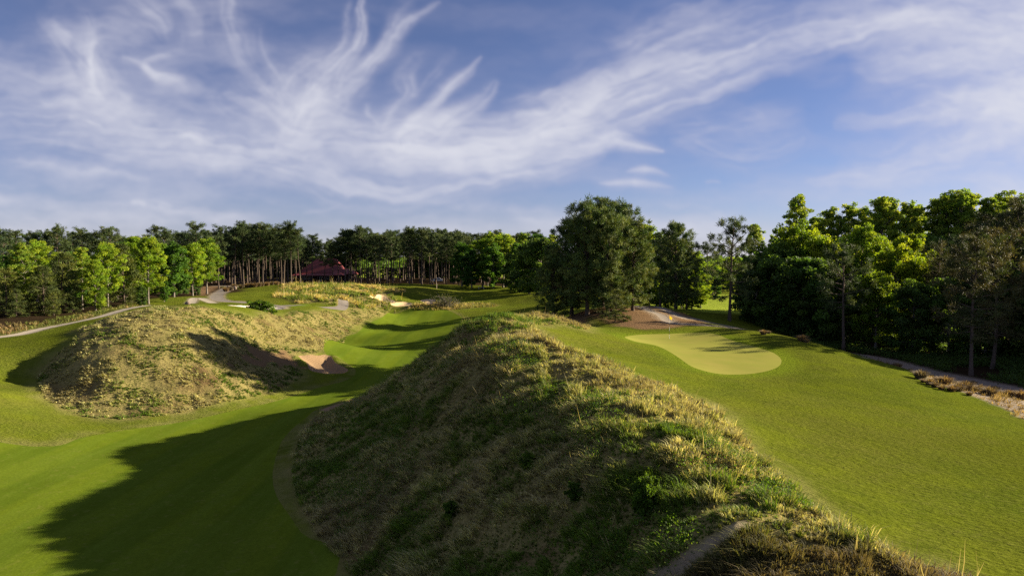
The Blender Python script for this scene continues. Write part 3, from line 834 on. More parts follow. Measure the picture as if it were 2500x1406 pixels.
def tree_proto(key, seed, Ht, lo, R, prof, nl, rise, per, leaf, size, cols, tr, cr, spacing, bark_m, bend=.3, dead=0, top=5, width=.07, clr_var=.3, flat=.7):
    r = np.random.default_rng(seed)
    gt, gc = Geo(), Geo()
    m = 9
    tz = np.linspace(0, 1, m)
    off = np.cumsum(r.normal(0, bend / m, (m, 2)), 0) * tz[:, None] ** .5
    path = np.c_[off[:, 0], off[:, 1], tz * Ht * .97]
    rad = tr * (1 - tz) ** .8 + .02; rad[0] *= 1.35
    tube(gt, path, rad, 8)

    def at(h):
        return np.array([np.interp(h, path[:, 2], path[:, 0]), np.interp(h, path[:, 2], path[:, 1]), h])
    cen, cdir = [], []
    ang = r.uniform(0, 6.28)
    for i in range(nl):
        u = (i + r.uniform(0, 1)) / nl
        h = Ht * (lo + (0.97 - lo) * u)
        ang += 2.4 + r.uniform(-.5, .5)
        L = R * prof(u) * r.uniform(.65, 1.15) + .25
        el = math.radians(rise[0] * (1 - u) + rise[1] * u + r.uniform(-10, 10))
        p0 = at(h); d = np.array([math.cos(ang) * math.cos(el), math.sin(ang) * math.cos(el), math.sin(el)])
        side = np.array([-math.sin(ang), math.cos(ang), 0])
        k = 5; tt = np.linspace(0, 1, k)
        cv = r.normal(0, .12)
        lp = p0 + d * (tt * L)[:, None] + side * (cv * L * tt ** 2)[:, None] + np.array([0, 0, 1]) * (L * .12 * tt ** 2)[:, None]
        tube(gt, lp, np.interp(tt, [0, 1], [max(.022, min(tr * .42, .03 * L)), .012]), 4)
        nc = max(1, int(L / spacing))
        for c in range(nc):
            t = r.uniform(.3, 1.0) if c else 1.0
            q_ = p0 + d * (t * L) + side * (cv * L * t * t + r.normal(0, .16 * L * t)) + np.array([0, 0, L * .12 * t * t + r.normal(0, .12 * L * t)])
            cen.append(q_); cdir.append(d * .7 + np.array([0, 0, .5]))
    for i in range(top):
        cen.append(at(Ht * r.uniform(.9, .985)) + np.r_[r.normal(0, .22, 2), 0]); cdir.append(np.array([0, 0, 1.0]))
    for i in range(dead):
        h = Ht * lo * r.uniform(.35, 1.0); a = r.uniform(0, 6.28); L = r.uniform(.5, 1.6)
        p0 = at(h); e = p0 + np.array([math.cos(a) * L, math.sin(a) * L, -L * .15])
        tube(gt, [p0, (p0 + e) / 2 + [0, 0, .05], e], [.03, .02, .01], 3)
    cen = np.array(cen); cdir = np.array(cdir); M = len(cen)
    cols = np.array(cols, float)
    ci = r.integers(0, len(cols), M)
    cc = cols[ci] * r.uniform(1 - clr_var, 1 + clr_var, (M, 1))
    rep = np.repeat(np.arange(M), per)
    N = len(rep)
    lc = np.clip(cc[rep] * r.uniform(.8, 1.2, (N, 1)), 0, 1)
    crs = (cr * r.uniform(.6, 1.3, M))[rep][:, None]
    if leaf == 'leaf':
        o = unit(N, r) * (r.uniform(0, 1, (N, 1)) ** .45) * crs
        o[:, 2] *= flat
        add_leaves(gc, cen[rep] + o, size, lc, r)
    else:
        o = unit(N, r) * (r.uniform(0, 1, (N, 1)) ** .6) * crs
        o[:, 2] *= flat
        dd = unit(N, r) + cdir[rep] * .6 + o / (crs + 1e-6) * .5
        dd /= np.linalg.norm(dd, axis=1)[:, None] + 1e-9
        add_needles(gc, cen[rep] + o, dd, size, width, lc, r)
    PROTO[key] = (gt.mesh(key + '_trunk', bark_m, True), gc.mesh(key + '_crown', M_leaf if leaf == 'leaf' else M_needle), Ht)


dome = lambda u: math.sqrt(max(0, 1 - (2 * u - .75) ** 2 / 1.6)) if u < .98 else .2
umb = lambda u: .55 + .5 * math.sin(math.pi * min(1, u * .9 + .12))
cone = lambda u: (1 - u) ** .75 + .05
egg = lambda u: math.sin(math.pi * (.16 + .82 * u)) ** .7
slim = lambda u: .35 + .75 * math.sin(math.pi * (.12 + .86 * u))
PINE = [(0.05, 0.085, 0.028), (0.063, 0.099, 0.03), (0.083, 0.113, 0.036), (0.041, 0.068, 0.028)]
PINE2 = [(0.079, 0.128, 0.03), (0.114, 0.161, 0.041), (0.064, 0.109, 0.032), (0.14, 0.174, 0.049)]
BROWNP = [(0.063, 0.078, 0.024), (0.079, 0.083, 0.031), (0.048, 0.07, 0.022), (0.094, 0.089, 0.039)]
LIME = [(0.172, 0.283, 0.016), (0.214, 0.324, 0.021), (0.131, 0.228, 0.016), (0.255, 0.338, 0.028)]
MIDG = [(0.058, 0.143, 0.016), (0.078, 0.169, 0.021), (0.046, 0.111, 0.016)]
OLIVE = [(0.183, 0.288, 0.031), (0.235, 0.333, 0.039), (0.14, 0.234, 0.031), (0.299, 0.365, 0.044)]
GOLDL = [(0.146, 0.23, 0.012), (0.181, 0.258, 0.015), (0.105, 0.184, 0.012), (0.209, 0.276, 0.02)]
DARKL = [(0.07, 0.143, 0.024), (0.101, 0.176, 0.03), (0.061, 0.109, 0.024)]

for i in range(5):   # tall forest pines, bare below
    tree_proto('forest_pine%d' % i, 100 + i, 19, [.5, .58, .46, .62, .54][i], [2.7, 2.4, 3.0, 2.2, 2.6][i], umb, [26, 22, 30, 21, 24][i], (-5, 40), 60, 'needle', .62, PINE, .2, .70, .80, M_bark, .9, 7, 8, .13, .35)
for i in range(3):   # full pines of the clump
    tree_proto('full_pine%d' % i, 120 + i, 13.5, .11, 4.15, egg, 84, (-8, 62), 66, 'needle', .46, PINE2, .24, .52, .55, M_bark, .5, 3, 8, .085, .38)
for i in range(3):   # open pines
    tree_proto('open_pine%d' % i, 130 + i, 13.5, [.32, .42, .28][i], [3.6, 3.2, 3.4][i], dome, [30, 26, 34][i], (-12, 55), 78, 'needle', .45, PINE, .2, .50, .72, M_bark, .6, 6, 7, .08, .3, .85)
for i in range(2):   # brownish scraggly pines
    tree_proto('brown_pine%d' % i, 140 + i, 15, [.22, .3][i], [3.6, 3.2][i], slim, [44, 38][i], (-12, 50), 60, 'needle', .5, BROWNP, .2, .62, .7, M_bark, .7, 8, 6, .085, .35)
for i in range(4):   # spring green broadleaf trees
    tree_proto('lime_tree%d' % i, 150 + i, 12, [.12, .2, .1, .24][i], [3.3, 3.7, 3.0, 3.5][i], egg, [54, 50, 54, 48][i], (5, 68), 105, 'leaf', .27, LIME, .17, .72, .7, M_bark2, .7, 3, 6, clr_var=.28)
for i in range(2):
    tree_proto('green_tree%d' % i, 160 + i, 11, .08, 2.9, egg, 44, (0, 62), 120, 'leaf', .30, MIDG, .18, .75, .66, M_bark2, .5, 2, 6, clr_var=.3)
for i in range(4):   # tall skyline trees
    tree_proto('tall_tree%d' % i, 170 + i, 20, [.22, .3, .18, .26][i], [3.4, 3.0, 3.7, 3.1][i], slim, [66, 60, 70, 62][i], (12, 66), 84, 'leaf', .29, OLIVE, .22, .66, .72, M_bark2, .9, 3, 7, clr_var=.3)
for i in range(3):   # golden new-leaved oaks
    tree_proto('gold_oak%d' % i, 180 + i, 11, .14, 4.0, dome, 46, (5, 55), 125, 'leaf', .30, GOLDL, .22, .8, .72, M_bark2, .6, 2, 9, clr_var=.25)
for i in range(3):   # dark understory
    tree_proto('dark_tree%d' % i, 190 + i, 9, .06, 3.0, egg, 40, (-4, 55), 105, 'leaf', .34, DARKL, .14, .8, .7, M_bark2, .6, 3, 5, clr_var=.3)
for i in range(2):   # young conifers
    tree_proto('young_pine%d' % i, 200 + i, 8, .08, 2.1, cone, 52, (-14, 40), 62, 'needle', .38, [(.062, .088, .018), (.085, .112, .022), (.05, .072, .02), (.11, .13, .025)], .1, .42, .5, M_bark, .3, 2, 5, .07, .35)
for i in range(2):
    tree_proto('bush%d' % i, 210 + i, 2.4, .02, 1.7, egg, 26, (10, 60), 110, 'leaf', .2, [(.07, .14, .012), (.09, .17, .016), (.05, .10, .012)], .06, .42, .4, M_bark2, .2, 0, 5)

PLANTED = []
ords0 = ['first', 'second', 'third', 'fourth', 'fifth', 'sixth']


def plant(proto, x, y, height, label, name='tree', cat='tree', group=None, wid=None, rot=None):
    tm, cm, h0 = PROTO[proto]
    s = height / h0
    w = s if wid is None else wid
    z = float(H(x, y)) - .12
    root = link(bpy.data.objects.new(name, None))
    root.empty_display_size = .5
    root.location = (x, y, z); root.rotation_euler = (random.gauss(0, .022), random.gauss(0, .022), random.uniform(0, 6.28) if rot is None else rot); root.scale = (w, w, s)
    t = bpy.data.objects.new('trunk', tm); link(t, root)
    c = bpy.data.objects.new('crown', cm); link(c, root)
    tag(root, label, cat, group)
    PLANTED.append((root, x, y, height))
    return root


def plant_px(proto, px, d, py_top, label, name='tree', cat='tree', group=None, wmul=1.0):
    rx, _, _ = ray(px, 700)
    x, y = rx * d, d
    zt = CAM_H + ray(px, py_top)[2] * d
    h = zt - float(H(x, y))
    return plant(proto, x, y, h, label, name, cat, group, wid=wmul * h / PROTO[proto][2])


# the clump of full pines beside the green
CLUMP = [(1352, 86, 628, 'full_pine1', .95, 'short bushy pine at the left foot of the big pine clump'),
         (1396, 89, 545, 'full_pine0', 1.0, 'dark full pine on the left shoulder of the big pine clump'),
         (1434, 84, 504, 'full_pine2', .95, 'tall dark full pine left of centre in the big pine clump'),
         (1470, 91, 497, 'full_pine1', .95, 'tallest pine at the back of the big pine clump, only its top showing'),
         (1484, 82, 520, 'full_pine0', .9, 'olive green full pine in the front middle of the big pine clump'),
         (1516, 87, 508, 'full_pine2', .95, 'tall sunlit full pine right of centre in the big pine clump'),
         (1545, 85, 556, 'full_pine1', .9, 'sunlit full pine on the right shoulder of the big pine clump'),
         (1502, 78, 706, 'young_pine0', 1.5, 'small low pine sapling in front of the big pine clump trunks')]
for px, d, top, pr, w, lab in CLUMP:
    plant_px(pr, px, d, top, lab, 'pine_tree', 'pine tree', 'pines of the clump beside the green', w)

# right-hand wood, front trees
RW = [(1650, 116, 553, 'full_pine0', .95, 'dense dark pine right of the big pine clump, first of the wood', 'pine_tree'),
      (1612, 120, 585, 'open_pine1', 1.0, 'smaller dark pine peeping between the big pine clump and the dense dark pine', 'pine_tree'),
      (1676, 124, 600, 'open_pine2', .9, 'slim dark pine close on the right of the dense dark pine', 'pine_tree'),
      (1782, 94, 548, 'open_pine2', 1.0, 'tall open-crowned pine standing alone behind the green with sky in its crown', 'pine_tree'),
      (1580, 150, 560, 'lime_tree0', 1.2, 'bright lime green tree glowing just right of the big pine clump', 'broadleaf_tree'),
      (1622, 146, 585, 'lime_tree1', 1.1, 'bright green tree behind the dense dark pine', 'broadleaf_tree'),
      (1690, 140, 622, 'lime_tree2', 1.1, 'low bright green tree beside the lit meadow', 'broadleaf_tree'),
      (1602, 138, 655, 'lime_tree3', 1.1, 'low bright tree glowing under the dense dark pine on its left', 'broadleaf_tree'),
      (1668, 134, 668, 'lime_tree0', 1.1, 'low bright tree glowing under the dense dark pine on its right', 'broadleaf_tree'),
      (1712, 158, 640, 'lime_tree1', 1.1, 'bright tree at the back of the lit meadow left of the lone open pine', 'broadleaf_tree'),
      (1740, 166, 655, 'green_tree0', 1.1, 'mid-green tree at the back of the lit meadow close to the lone open pine', 'broadleaf_tree'),
      (1722, 150, 600, 'open_pine1', 1.0, 'dark bent-topped pine between the dense pine and the lone open pine', 'pine_tree'),
      (1845, 118, 552, 'tall_tree1', .9, 'slim pointed green tree next right of the lone open pine', 'broadleaf_tree'),
      (1885, 116, 585, 'tall_tree0', .8, 'short pointed tree in the notch of the skyline', 'broadleaf_tree'),
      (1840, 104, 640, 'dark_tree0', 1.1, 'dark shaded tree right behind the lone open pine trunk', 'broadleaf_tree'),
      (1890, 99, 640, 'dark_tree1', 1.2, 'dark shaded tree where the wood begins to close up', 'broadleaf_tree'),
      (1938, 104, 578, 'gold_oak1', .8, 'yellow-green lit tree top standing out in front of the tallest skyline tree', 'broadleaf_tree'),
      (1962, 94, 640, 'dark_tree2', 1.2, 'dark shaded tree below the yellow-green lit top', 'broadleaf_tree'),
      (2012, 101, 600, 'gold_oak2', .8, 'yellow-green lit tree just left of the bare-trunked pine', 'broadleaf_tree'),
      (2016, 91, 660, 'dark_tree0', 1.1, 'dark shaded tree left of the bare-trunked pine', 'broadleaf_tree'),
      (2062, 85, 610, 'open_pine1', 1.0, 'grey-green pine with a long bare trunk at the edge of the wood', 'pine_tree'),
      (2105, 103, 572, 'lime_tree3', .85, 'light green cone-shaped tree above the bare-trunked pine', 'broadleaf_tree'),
      (2215, 100, 603, 'gold_oak0', .9, 'uppermost golden green oak dome in the dark wood', 'oak_tree'),
      (2180, 93, 630, 'gold_oak1', .85, 'middle golden green oak dome in the dark wood', 'oak_tree'),
      (2140, 87, 690, 'gold_oak2', .95, 'lowest golden green oak dome in the dark wood', 'oak_tree'),
      (2250, 92, 650, 'brown_pine0', .9, 'dark brownish pine just right of the golden oaks', 'pine_tree'),
      (2295, 96, 600, 'brown_pine1', .8, 'brown-topped ragged pine right of the golden oaks', 'pine_tree'),
      (2345, 92, 612, 'brown_pine0', .9, 'dark pine of middle height in the right-hand shade', 'pine_tree'),
      (2376, 68, 588, 'brown_pine1', .95, 'slim dark pine standing nearest the shaded sandy path', 'pine_tree'),
      (2428, 72, 580, 'brown_pine0', .95, 'narrow brownish pine next to the slim one by the shaded sandy path', 'pine_tree'),
      (2395, 84, 560, 'brown_pine1', .9, 'brownish pine rising over its neighbours in the right-hand shade', 'pine_tree'),
      (2440, 81, 545, 'brown_pine0', .9, 'tall dark brownish pine second from the right edge of the photo', 'pine_tree'),
      (2492, 82, 502, 'brown_pine1', .95, 'tall black-looking pine at the right edge of the photo', 'pine_tree'),
      (2230, 84, 700, 'dark_tree1', 1.1, 'low dark tree at the foot of the brownish pines', 'broadleaf_tree'),
      (2320, 84, 690, 'dark_tree2', 1.1, 'low dark tree in the deepest shade of the wood', 'broadleaf_tree'),
      (2410, 82, 680, 'dark_tree0', 1.1, 'low dark tree over the shaded sandy path', 'broadleaf_tree'),
      (2485, 80, 660, 'dark_tree1', 1.1, 'low dark tree in the right-hand corner of the wood', 'broadleaf_tree')]
for px, d, top, pr, w, lab, nm in RW:
    plant_px(pr, px, d, top, lab, nm, nm.replace('_', ' ').replace('broadleaf tree', 'tree'), 'trees of the right-hand wood', w)
for k, (px, d, top) in enumerate([(1586, 122, 690), (1604, 128, 700), (1632, 126, 694), (1664, 130, 702), (1690, 126, 706), (1712, 134, 700)]):
    plant_px('lime_tree%d' % (k % 4), px, d, top, 'low light green bushy tree right of the big pine clump, %s from left' % ords0[k], 'broadleaf_tree', 'tree', 'low bushy trees right of the pine clump', 1.9)
SKY_T = [(1945, 130, 492), (1990, 136, 535), (2035, 131, 520), (2068, 129, 508), (2105, 134, 520), (2145, 127, 488), (2172, 131, 500), (2205, 128, 505), (2240, 134, 515), (2275, 127, 492),
         (2305, 126, 484), (2340, 124, 480), (2378, 127, 488), (2415, 123, 490), (2450, 125, 484), (2482, 121, 490), (2515, 119, 484)]
ords = ['first', 'second', 'third', 'fourth', 'fifth', 'sixth', 'seventh', 'eighth', 'ninth', 'tenth', 'eleventh', 'twelfth', 'thirteenth', 'fourteenth', 'fifteenth', 'sixteenth', 'seventeenth', 'eighteenth', 'nineteenth', 'twentieth',
        ]
for _t, _u in (('twent', 'twenty'), ('thirt', 'thirty'), ('fort', 'forty'), ('fift', 'fifty'), ('sixt', 'sixty')): ords += [_t + 'ieth'] * (_t != 'twent') + [_u + '-' + v for v in ords[:9]]
for i, (px, d, top) in enumerate(SKY_T):
    plant_px('tall_tree%d' % (i % 4), px, d, top, 'tall sunlit tree on the skyline of the right-hand wood, %s from its left end' % ords[i], 'broadleaf_tree', 'tree', 'skyline trees of the right-hand wood', 1.0)
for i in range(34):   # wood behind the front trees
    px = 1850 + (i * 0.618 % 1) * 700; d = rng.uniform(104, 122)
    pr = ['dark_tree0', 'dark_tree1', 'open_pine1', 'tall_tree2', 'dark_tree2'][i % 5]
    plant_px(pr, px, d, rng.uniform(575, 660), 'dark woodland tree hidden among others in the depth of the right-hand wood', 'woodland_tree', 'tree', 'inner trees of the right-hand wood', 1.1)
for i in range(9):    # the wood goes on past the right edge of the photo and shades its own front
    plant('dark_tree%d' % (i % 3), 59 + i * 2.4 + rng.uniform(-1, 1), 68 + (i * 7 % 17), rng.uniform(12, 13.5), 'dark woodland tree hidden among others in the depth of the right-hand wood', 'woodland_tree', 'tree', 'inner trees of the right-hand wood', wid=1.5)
for i, px in enumerate([1560, 1600, 1660, 1700, 1745, 1790, 1830, 1870]):   # beyond the meadow
    plant_px(['green_tree0', 'lime_tree1', 'lime_tree3'][i % 3], px, rng.uniform(172, 205), rng.uniform(625, 655), 'sunlit tree beyond the bright meadow, %s from the left' % ords[i], 'broadleaf_tree', 'tree', 'trees beyond the bright meadow', 1.1)

# left-hand wood
LW = [(14, 97, 655, 'young_pine0', 1.3, 'dark young conifer at the left edge of the photo', 'pine_tree'),
      (62, 100, 602, 'tall_tree2', 1.25, 'large green tree nearest the left edge, lit at its top', 'broadleaf_tree'),
      (104, 99, 650, 'young_pine1', 1.3, 'dark young conifer with a pale trunk beside the left meadow', 'pine_tree'),
      (148, 103, 618, 'young_pine0', 1.2, 'pointed conifer lit yellow at its tip, beside the left meadow', 'pine_tree'),
      (200, 108, 606, 'tall_tree1', 1.15, 'yellow-green tree second of the bright row', 'broadleaf_tree'),
      (232, 104, 640, 'lime_tree2', .9, 'shorter bright tree with a thin pale trunk in front of the bright row', 'broadleaf_tree'),
      (262, 112, 606, 'lime_tree3', .95, 'yellow-green tree behind the one with the thin pale trunk', 'broadleaf_tree'),
      (302, 116, 598, 'young_pine1', 1.1, 'tall narrow green conifer in the middle of the bright row', 'pine_tree'),
      (330, 124, 586, 'lime_tree0', 1.0, 'tall lime tree top at the back of the bright row', 'broadleaf_tree'),
      (362, 120, 592, 'lime_tree3', .9, 'bright lime tree with a straight trunk and leafy to the ground', 'broadleaf_tree'),
      (424, 140, 598, 'green_tree0', 1.0, 'darker mid-green tree between two bright lime trees', 'broadleaf_tree'),
      (470, 152, 602, 'lime_tree1', 1.0, 'lime tree with bare grey branches at the right end of the bright row', 'broadleaf_tree'),
      (505, 158, 594, 'lime_tree3', 1.1, 'spreading lime tree last on the right of the bright row', 'broadleaf_tree'),
      (90, 118, 600, 'lime_tree3', 1.0, 'green tree top behind the dark young conifers on the left', 'broadleaf_tree'),
      (180, 124, 620, 'green_tree1', 1.0, 'dim green tree behind the second tree of the bright row', 'broadleaf_tree'),
      (30, 112, 625, 'green_tree1', 1.1, 'dim green tree between the left edge and the first bright tree', 'broadleaf_tree'),
      (285, 132, 600, 'green_tree0', 1.0, 'dim green tree behind the narrow conifer', 'broadleaf_tree'),
      (395, 142, 600, 'lime_tree0', 1.0, 'lime tree just left of the darker mid-green tree', 'broadleaf_tree'),
      (345, 112, 700, 'dark_tree1', .8, 'low dark tree at the foot of the bright row', 'broadleaf_tree'),
      (400, 126, 688, 'green_tree1', .9, 'low green tree at the foot of the straight-trunked lime tree', 'broadleaf_tree'),
      (250, 106, 705, 'young_pine0', 1.1, 'small green sapling pine under the bright row', 'pine_tree'),
      (175, 102, 712, 'young_pine1', 1.1, 'small dark sapling pine under the bright row near the meadow', 'pine_tree'),
      (130, 98, 715, 'young_pine0', 1.1, 'small dark sapling pine left of the other saplings by the meadow', 'pine_tree'),
      (38, 95, 705, 'young_pine1', 1.2, 'small dark sapling pine nearest the left edge', 'pine_tree')]
for px, d, top, pr, w, lab, nm in LW:
    plant_px(pr, px, d, top, lab, nm, nm.replace('_', ' ').replace('broadleaf tree', 'tree'), 'trees of the left-hand wood', w)
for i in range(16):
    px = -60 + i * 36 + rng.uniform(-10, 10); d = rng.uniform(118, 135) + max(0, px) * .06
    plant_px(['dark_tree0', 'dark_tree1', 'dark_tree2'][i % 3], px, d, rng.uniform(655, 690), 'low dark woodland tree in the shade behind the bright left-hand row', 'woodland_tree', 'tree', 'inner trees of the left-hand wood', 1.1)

# far pine forest
fp = []


def pines(n, px0, px1, d0, d1, h0, h1, label, group, front=False):
    for i in range(n):
        for _ in range(30):
            px = px0 + (px1 - px0) * ((i + rng.uniform(0, 1)) / n); d = rng.uniform(d0, d1)
            x = ray(px, 700)[0] * d
            if all((x - a) ** 2 + (d - b) ** 2 > 2.2 ** 2 for a, b in fp) and not (-84 < x < -57 and 240 < d < 285): break
        fp.append((x, d))
        yield i, x, d, rng.uniform(h0, h1)


SETS = [(58, -40, 545, 178, 265, 14, 18.3, None, 'pines behind the left-hand wood', 'dark pine top behind the bright left-hand trees, %s of that row from the left'),
        (22, 540, 735, 208, 232, 15.5, 20, None, 'front pines of the forest left of the house', 'tall bare-trunked pine at the forest front left of the red-roofed house, %s from the left'),
        (40, 520, 745, 236, 335, 17.0, 20.0, 'dark pine deep in the forest left of the red-roofed house', 'pines deep in the forest left of the house', None),
        (9, 742, 825, 288, 330, 16.0, 18.0, None, 'pines behind the house', 'pine rising behind the red roof of the house, %s from the left'),
        (26, 835, 1130, 238, 262, 16.5, 20, None, 'front pines of the forest right of the house', 'tall bare-trunked pine at the forest front right of the red-roofed house, %s from the left'),
        (46, 825, 1150, 266, 330, 18.0, 21.0, 'dark pine deep in the forest right of the red-roofed house', 'pines deep in the forest right of the house', None),
        (22, 1130, 1330, 245, 320, 18.0, 20.0, None, 'pines behind the hut', 'dark pine top behind the green trees by the small hut, %s from the left')]
for n_, a, b, d0, d1, h0, h1, lab, grp, olab in SETS:
    L_ = [(x / d, x, d, h) for i, x, d, h in pines(n_, a, b, d0, d1, h0, h1, lab, grp)]
    L_.sort()
    for i, (_, x, d, h) in enumerate(L_):
        plant('forest_pine%d' % rng.integers(0, 5), x, d, h, lab or olab % ords[i], 'pine_tree', 'pine tree', grp, wid=h / 19 * rng.uniform(.95, 1.25))
MIDF = [(1128, 232, 598, 'green_tree0'), (1152, 224, 615, 'green_tree1'), (1178, 228, 590, 'lime_tree1'), (1205, 222, 600, 'green_tree0'), (1228, 230, 582, 'lime_tree3'), (1262, 226, 600, 'green_tree1'), (1268, 205, 615, 'dark_tree0'),
        (1292, 196, 600, 'dark_tree1'), (1320, 190, 590, 'dark_tree2'), (1275, 240, 575, 'tall_tree0'), (1345, 200, 575, 'tall_tree1'), (1310, 215, 580, 'green_tree0'), (1190, 240, 572, 'tall_tree3')]
MIDF.sort()
for i, (px, d, top, pr) in enumerate(MIDF):
    plant_px(pr, px, d, top, 'leafy green tree at the far forest edge around the small hut, %s from the left' % ords[i], 'broadleaf_tree', 'tree', 'leafy trees around the hut', 1.15)
for px, d, top, lab in [(748, 246, 588, 'pine hiding the left slope of the red roof'), (792, 247, 596, 'pine with its crown over the ridge of the red roof'), (812, 241, 600, 'pine crossing the right half of the red roof'), (763, 238, 575, 'pine with a bare trunk standing right in front of the house porch'), (735, 240, 580, 'pine in front of the left end of the house'), (826, 243, 592, 'pine in front of the right end of the house'), (852, 240, 570, 'pine just right of the house, first of the right-hand forest front')]:
    plant_px('forest_pine%d' % (px % 5), px, d, top, lab, 'pine_tree', 'pine tree', 'pines in front of the house', 1.2)
for i in range(64):
    px = 505 + i * 10.0 + rng.uniform(-6, 6)
    if 868 < px < 1005 and i % 4: continue
    x_ = ray(px, 700)[0] * 342
    plant('dark_tree%d' % (i % 3), x_, rng.uniform(338, 350), rng.uniform(8, 12) if not 868 < px < 1005 else 5, 'dark understory tree at the back of the far pine forest', 'woodland_tree', 'tree', 'understory at the back of the far pine forest', 1.4)
plant_px('bush0', 640, 104, 744, 'dense green bush beside the white bunker on the left mound', 'bush', 'bush', None, 1.5)

# distant wood along the horizon, one mass
gd = Geo(); r = np.random.default_rng(5)
na = 900
aa = np.radians(r.uniform(-50, 50, na)); dd = r.uniform(640, 900, na)
cx, cy = dd * np.sin(aa), dd * np.cos(aa)
for lay in range(22):
    hh = r.uniform(1, 13, na)
    c3 = np.stack([cx + r.normal(0, 3, na), cy + r.normal(0, 3, na), H(cx, cy) + hh], -1)
    add_leaves(gd, c3, 4.5, np.array(DARKL)[r.integers(0, 3, na)] * r.uniform(.8, 1.5, (na, 1)), r)
o = link(bpy.data.objects.new('distant_wood', gd.mesh('distant_wood', M_leaf)))
tag(o, 'dark distant wood seen between trunks beyond the far fields', 'wood', kind='stuff')


# ------------------------------------------------------------------ rough grass on the banks
def tufts(name, label, S, n, box, dens_d, L, w, blades, seed, pal, stalks=0.0, cat='rough grass', gap=.22, brown=None):
    r = np.random.default_rng(seed)
    P_ = []
    got = 0
    while got < n:
        x = r.uniform(box[0], box[1], n); y = r.uniform(box[2], box[3], n)
        d = np.hypot(x, y)
        ok = (bilerp(S, x, y) > .05) & (r.uniform(0, 1, n) < np.clip(dens_d / d, 0, 1) ** 1.2) & (fbm(x / 1.3, y / 1.3, seed + 5, 3) > gap)
        P_.append(np.stack([x[ok], y[ok]], -1)); got += ok.sum()
    P_ = np.concatenate(P_)[:n]
    for S_ in S_bunk + S_path: P_ = P_[bilerp(S_, P_[:, 0], P_[:, 1]) < -.35]
    P_ = P_[(bilerp(S_trail, P_[:, 0], P_[:, 1]) < -.05) & (bilerp(S_scrape, P_[:, 0], P_[:, 1]) < .25)]; n = len(P_)
    x, y = P_.T
    z = H(x, y) - .03
    e = .4
    gx = (H(x + e, y) - H(x - e, y)) / (2 * e); gy = (H(x, y + e) - H(x, y - e)) / (2 * e)
    up = np.stack([-gx * .55, -gy * .55, np.ones(n)], -1); up /= np.linalg.norm(up, axis=1)[:, None]
    f1 = fbm(x / 6.5, y / 6.5, seed + 11, 4); f2 = fbm(x / 2.1, y / 2.1, seed + 13, 3); f3 = r.uniform(0, 1, n)
    t = np.clip((f1 - .5) * 2.6 + (f2 - .5) * 1.6 + (f3 - .5) * .7 + .5 + pal[1](x, y), 0, .999)
    base = np.array(pal[0], float); ti = t * (len(base) - 1); k = ti.astype(int); fr = (ti - k)[:, None]
    tc = (base[k] * (1 - fr) + base[k + 1] * fr) * (.55 + .95 * r.uniform(0, 1, (n, 1)) ** 1.3)
    if brown is not None:
        bm_ = brown(x, y)[:, None]; tc = tc * (1 - bm_) + np.array([.10, .07, .04]) * r.uniform(.5, 1.3, (n, 1)) * bm_
    hum = fbm(x / .75, y / .75, 5, 3)
    sz = (.45 + .95 * r.uniform(0, 1, n) ** 2) * (.35 + 1.3 * smooth(.3, .75, hum))
    rep = np.repeat(np.arange(n), blades); N = len(rep)
    ln = L * sz[rep] * r.uniform(.6, 1.25, N)
    stalk = r.uniform(0, 1, N) < stalks * (f2[rep] > .5)
    ln = np.where(stalk, ln * 2.0, ln)
    a = r.uniform(0, 6.283, N)
    lean = np.stack([np.cos(a), np.sin(a), np.zeros(N)], -1) * r.uniform(.25, 1.0, N)[:, None]
    wind = np.array([-.28, -.1, 0]); down = np.stack([-gx, -gy, -.3 * np.hypot(gx, gy)], -1)
    lean = lean + wind + down[rep] * .45
    lean = np.where(stalk[:, None], lean * .25, lean)
    p0 = np.stack([x, y, z], -1)[rep] + np.stack([np.cos(a), np.sin(a), np.zeros(N)], -1) * (r.uniform(0, .5, N) * L * sz[rep])[:, None] * .7
    u = up[rep]
    sd = np.stack([-np.sin(a + .6), np.cos(a + .6), np.zeros(N)], -1) * (np.where(stalk, w * .7, w) * r.uniform(.7, 1.3, N))[:, None] * .5
    pm = p0 + u * (ln * .55)[:, None] + lean * (ln * .22)[:, None]
    pt = p0 + u * (ln * np.where(stalk, .98, .74))[:, None] + lean * (ln * .72)[:, None]
    bc = tc[rep] * r.uniform(.8, 1.2, (N, 1))
    bc = np.where(stalk[:, None], np.array([.40, .35, .19]) * r.uniform(.7, 1.2, (N, 1)), bc)
    V = np.stack([p0 - sd, p0 + sd, pm + sd * .75, pm - sd * .75, pt], 1).reshape(-1, 3)
    i = np.arange(N)[:, None] * 5
    me = make_mesh(name, V, [i + np.array([0, 1, 2, 3]), i + np.array([3, 2, 4])], M_blade, attrs={'Col': np.repeat(bc, 5, 0)})
    return tag(link(bpy.data.objects.new(name, me)), label, cat, kind='stuff')


ROUGH = [(0.096, 0.174, 0.016), (0.147, 0.191, 0.034), (0.215, 0.244, 0.075), (0.362, 0.371, 0.149), (0.52, 0.487, 0.241), (0.395, 0.371, 0.178), (0.26, 0.232, 0.115)]


def bias_c(x, y):      # greener on the lower left flank, more straw along the crest and right shoulder
    return np.clip((np.interp(y, [10, 20, 35, 55, 70], [7, 4.6, 1.2, -3, -8]) - x) * -.045, -.14, .3) + .03


def brown_c(x, y):     # dead brown growth at the near foot of the mound
    return smooth(18.5, 16, y + 3 * (fbm(x / 2, y / 2, 77, 3) - .5)) * smooth(2.5, 4.5, x) * .85


def bias_l(x, y):
    return .05 + .28 * smooth(0, 4, bilerp(S_lm, x, y)) - .16


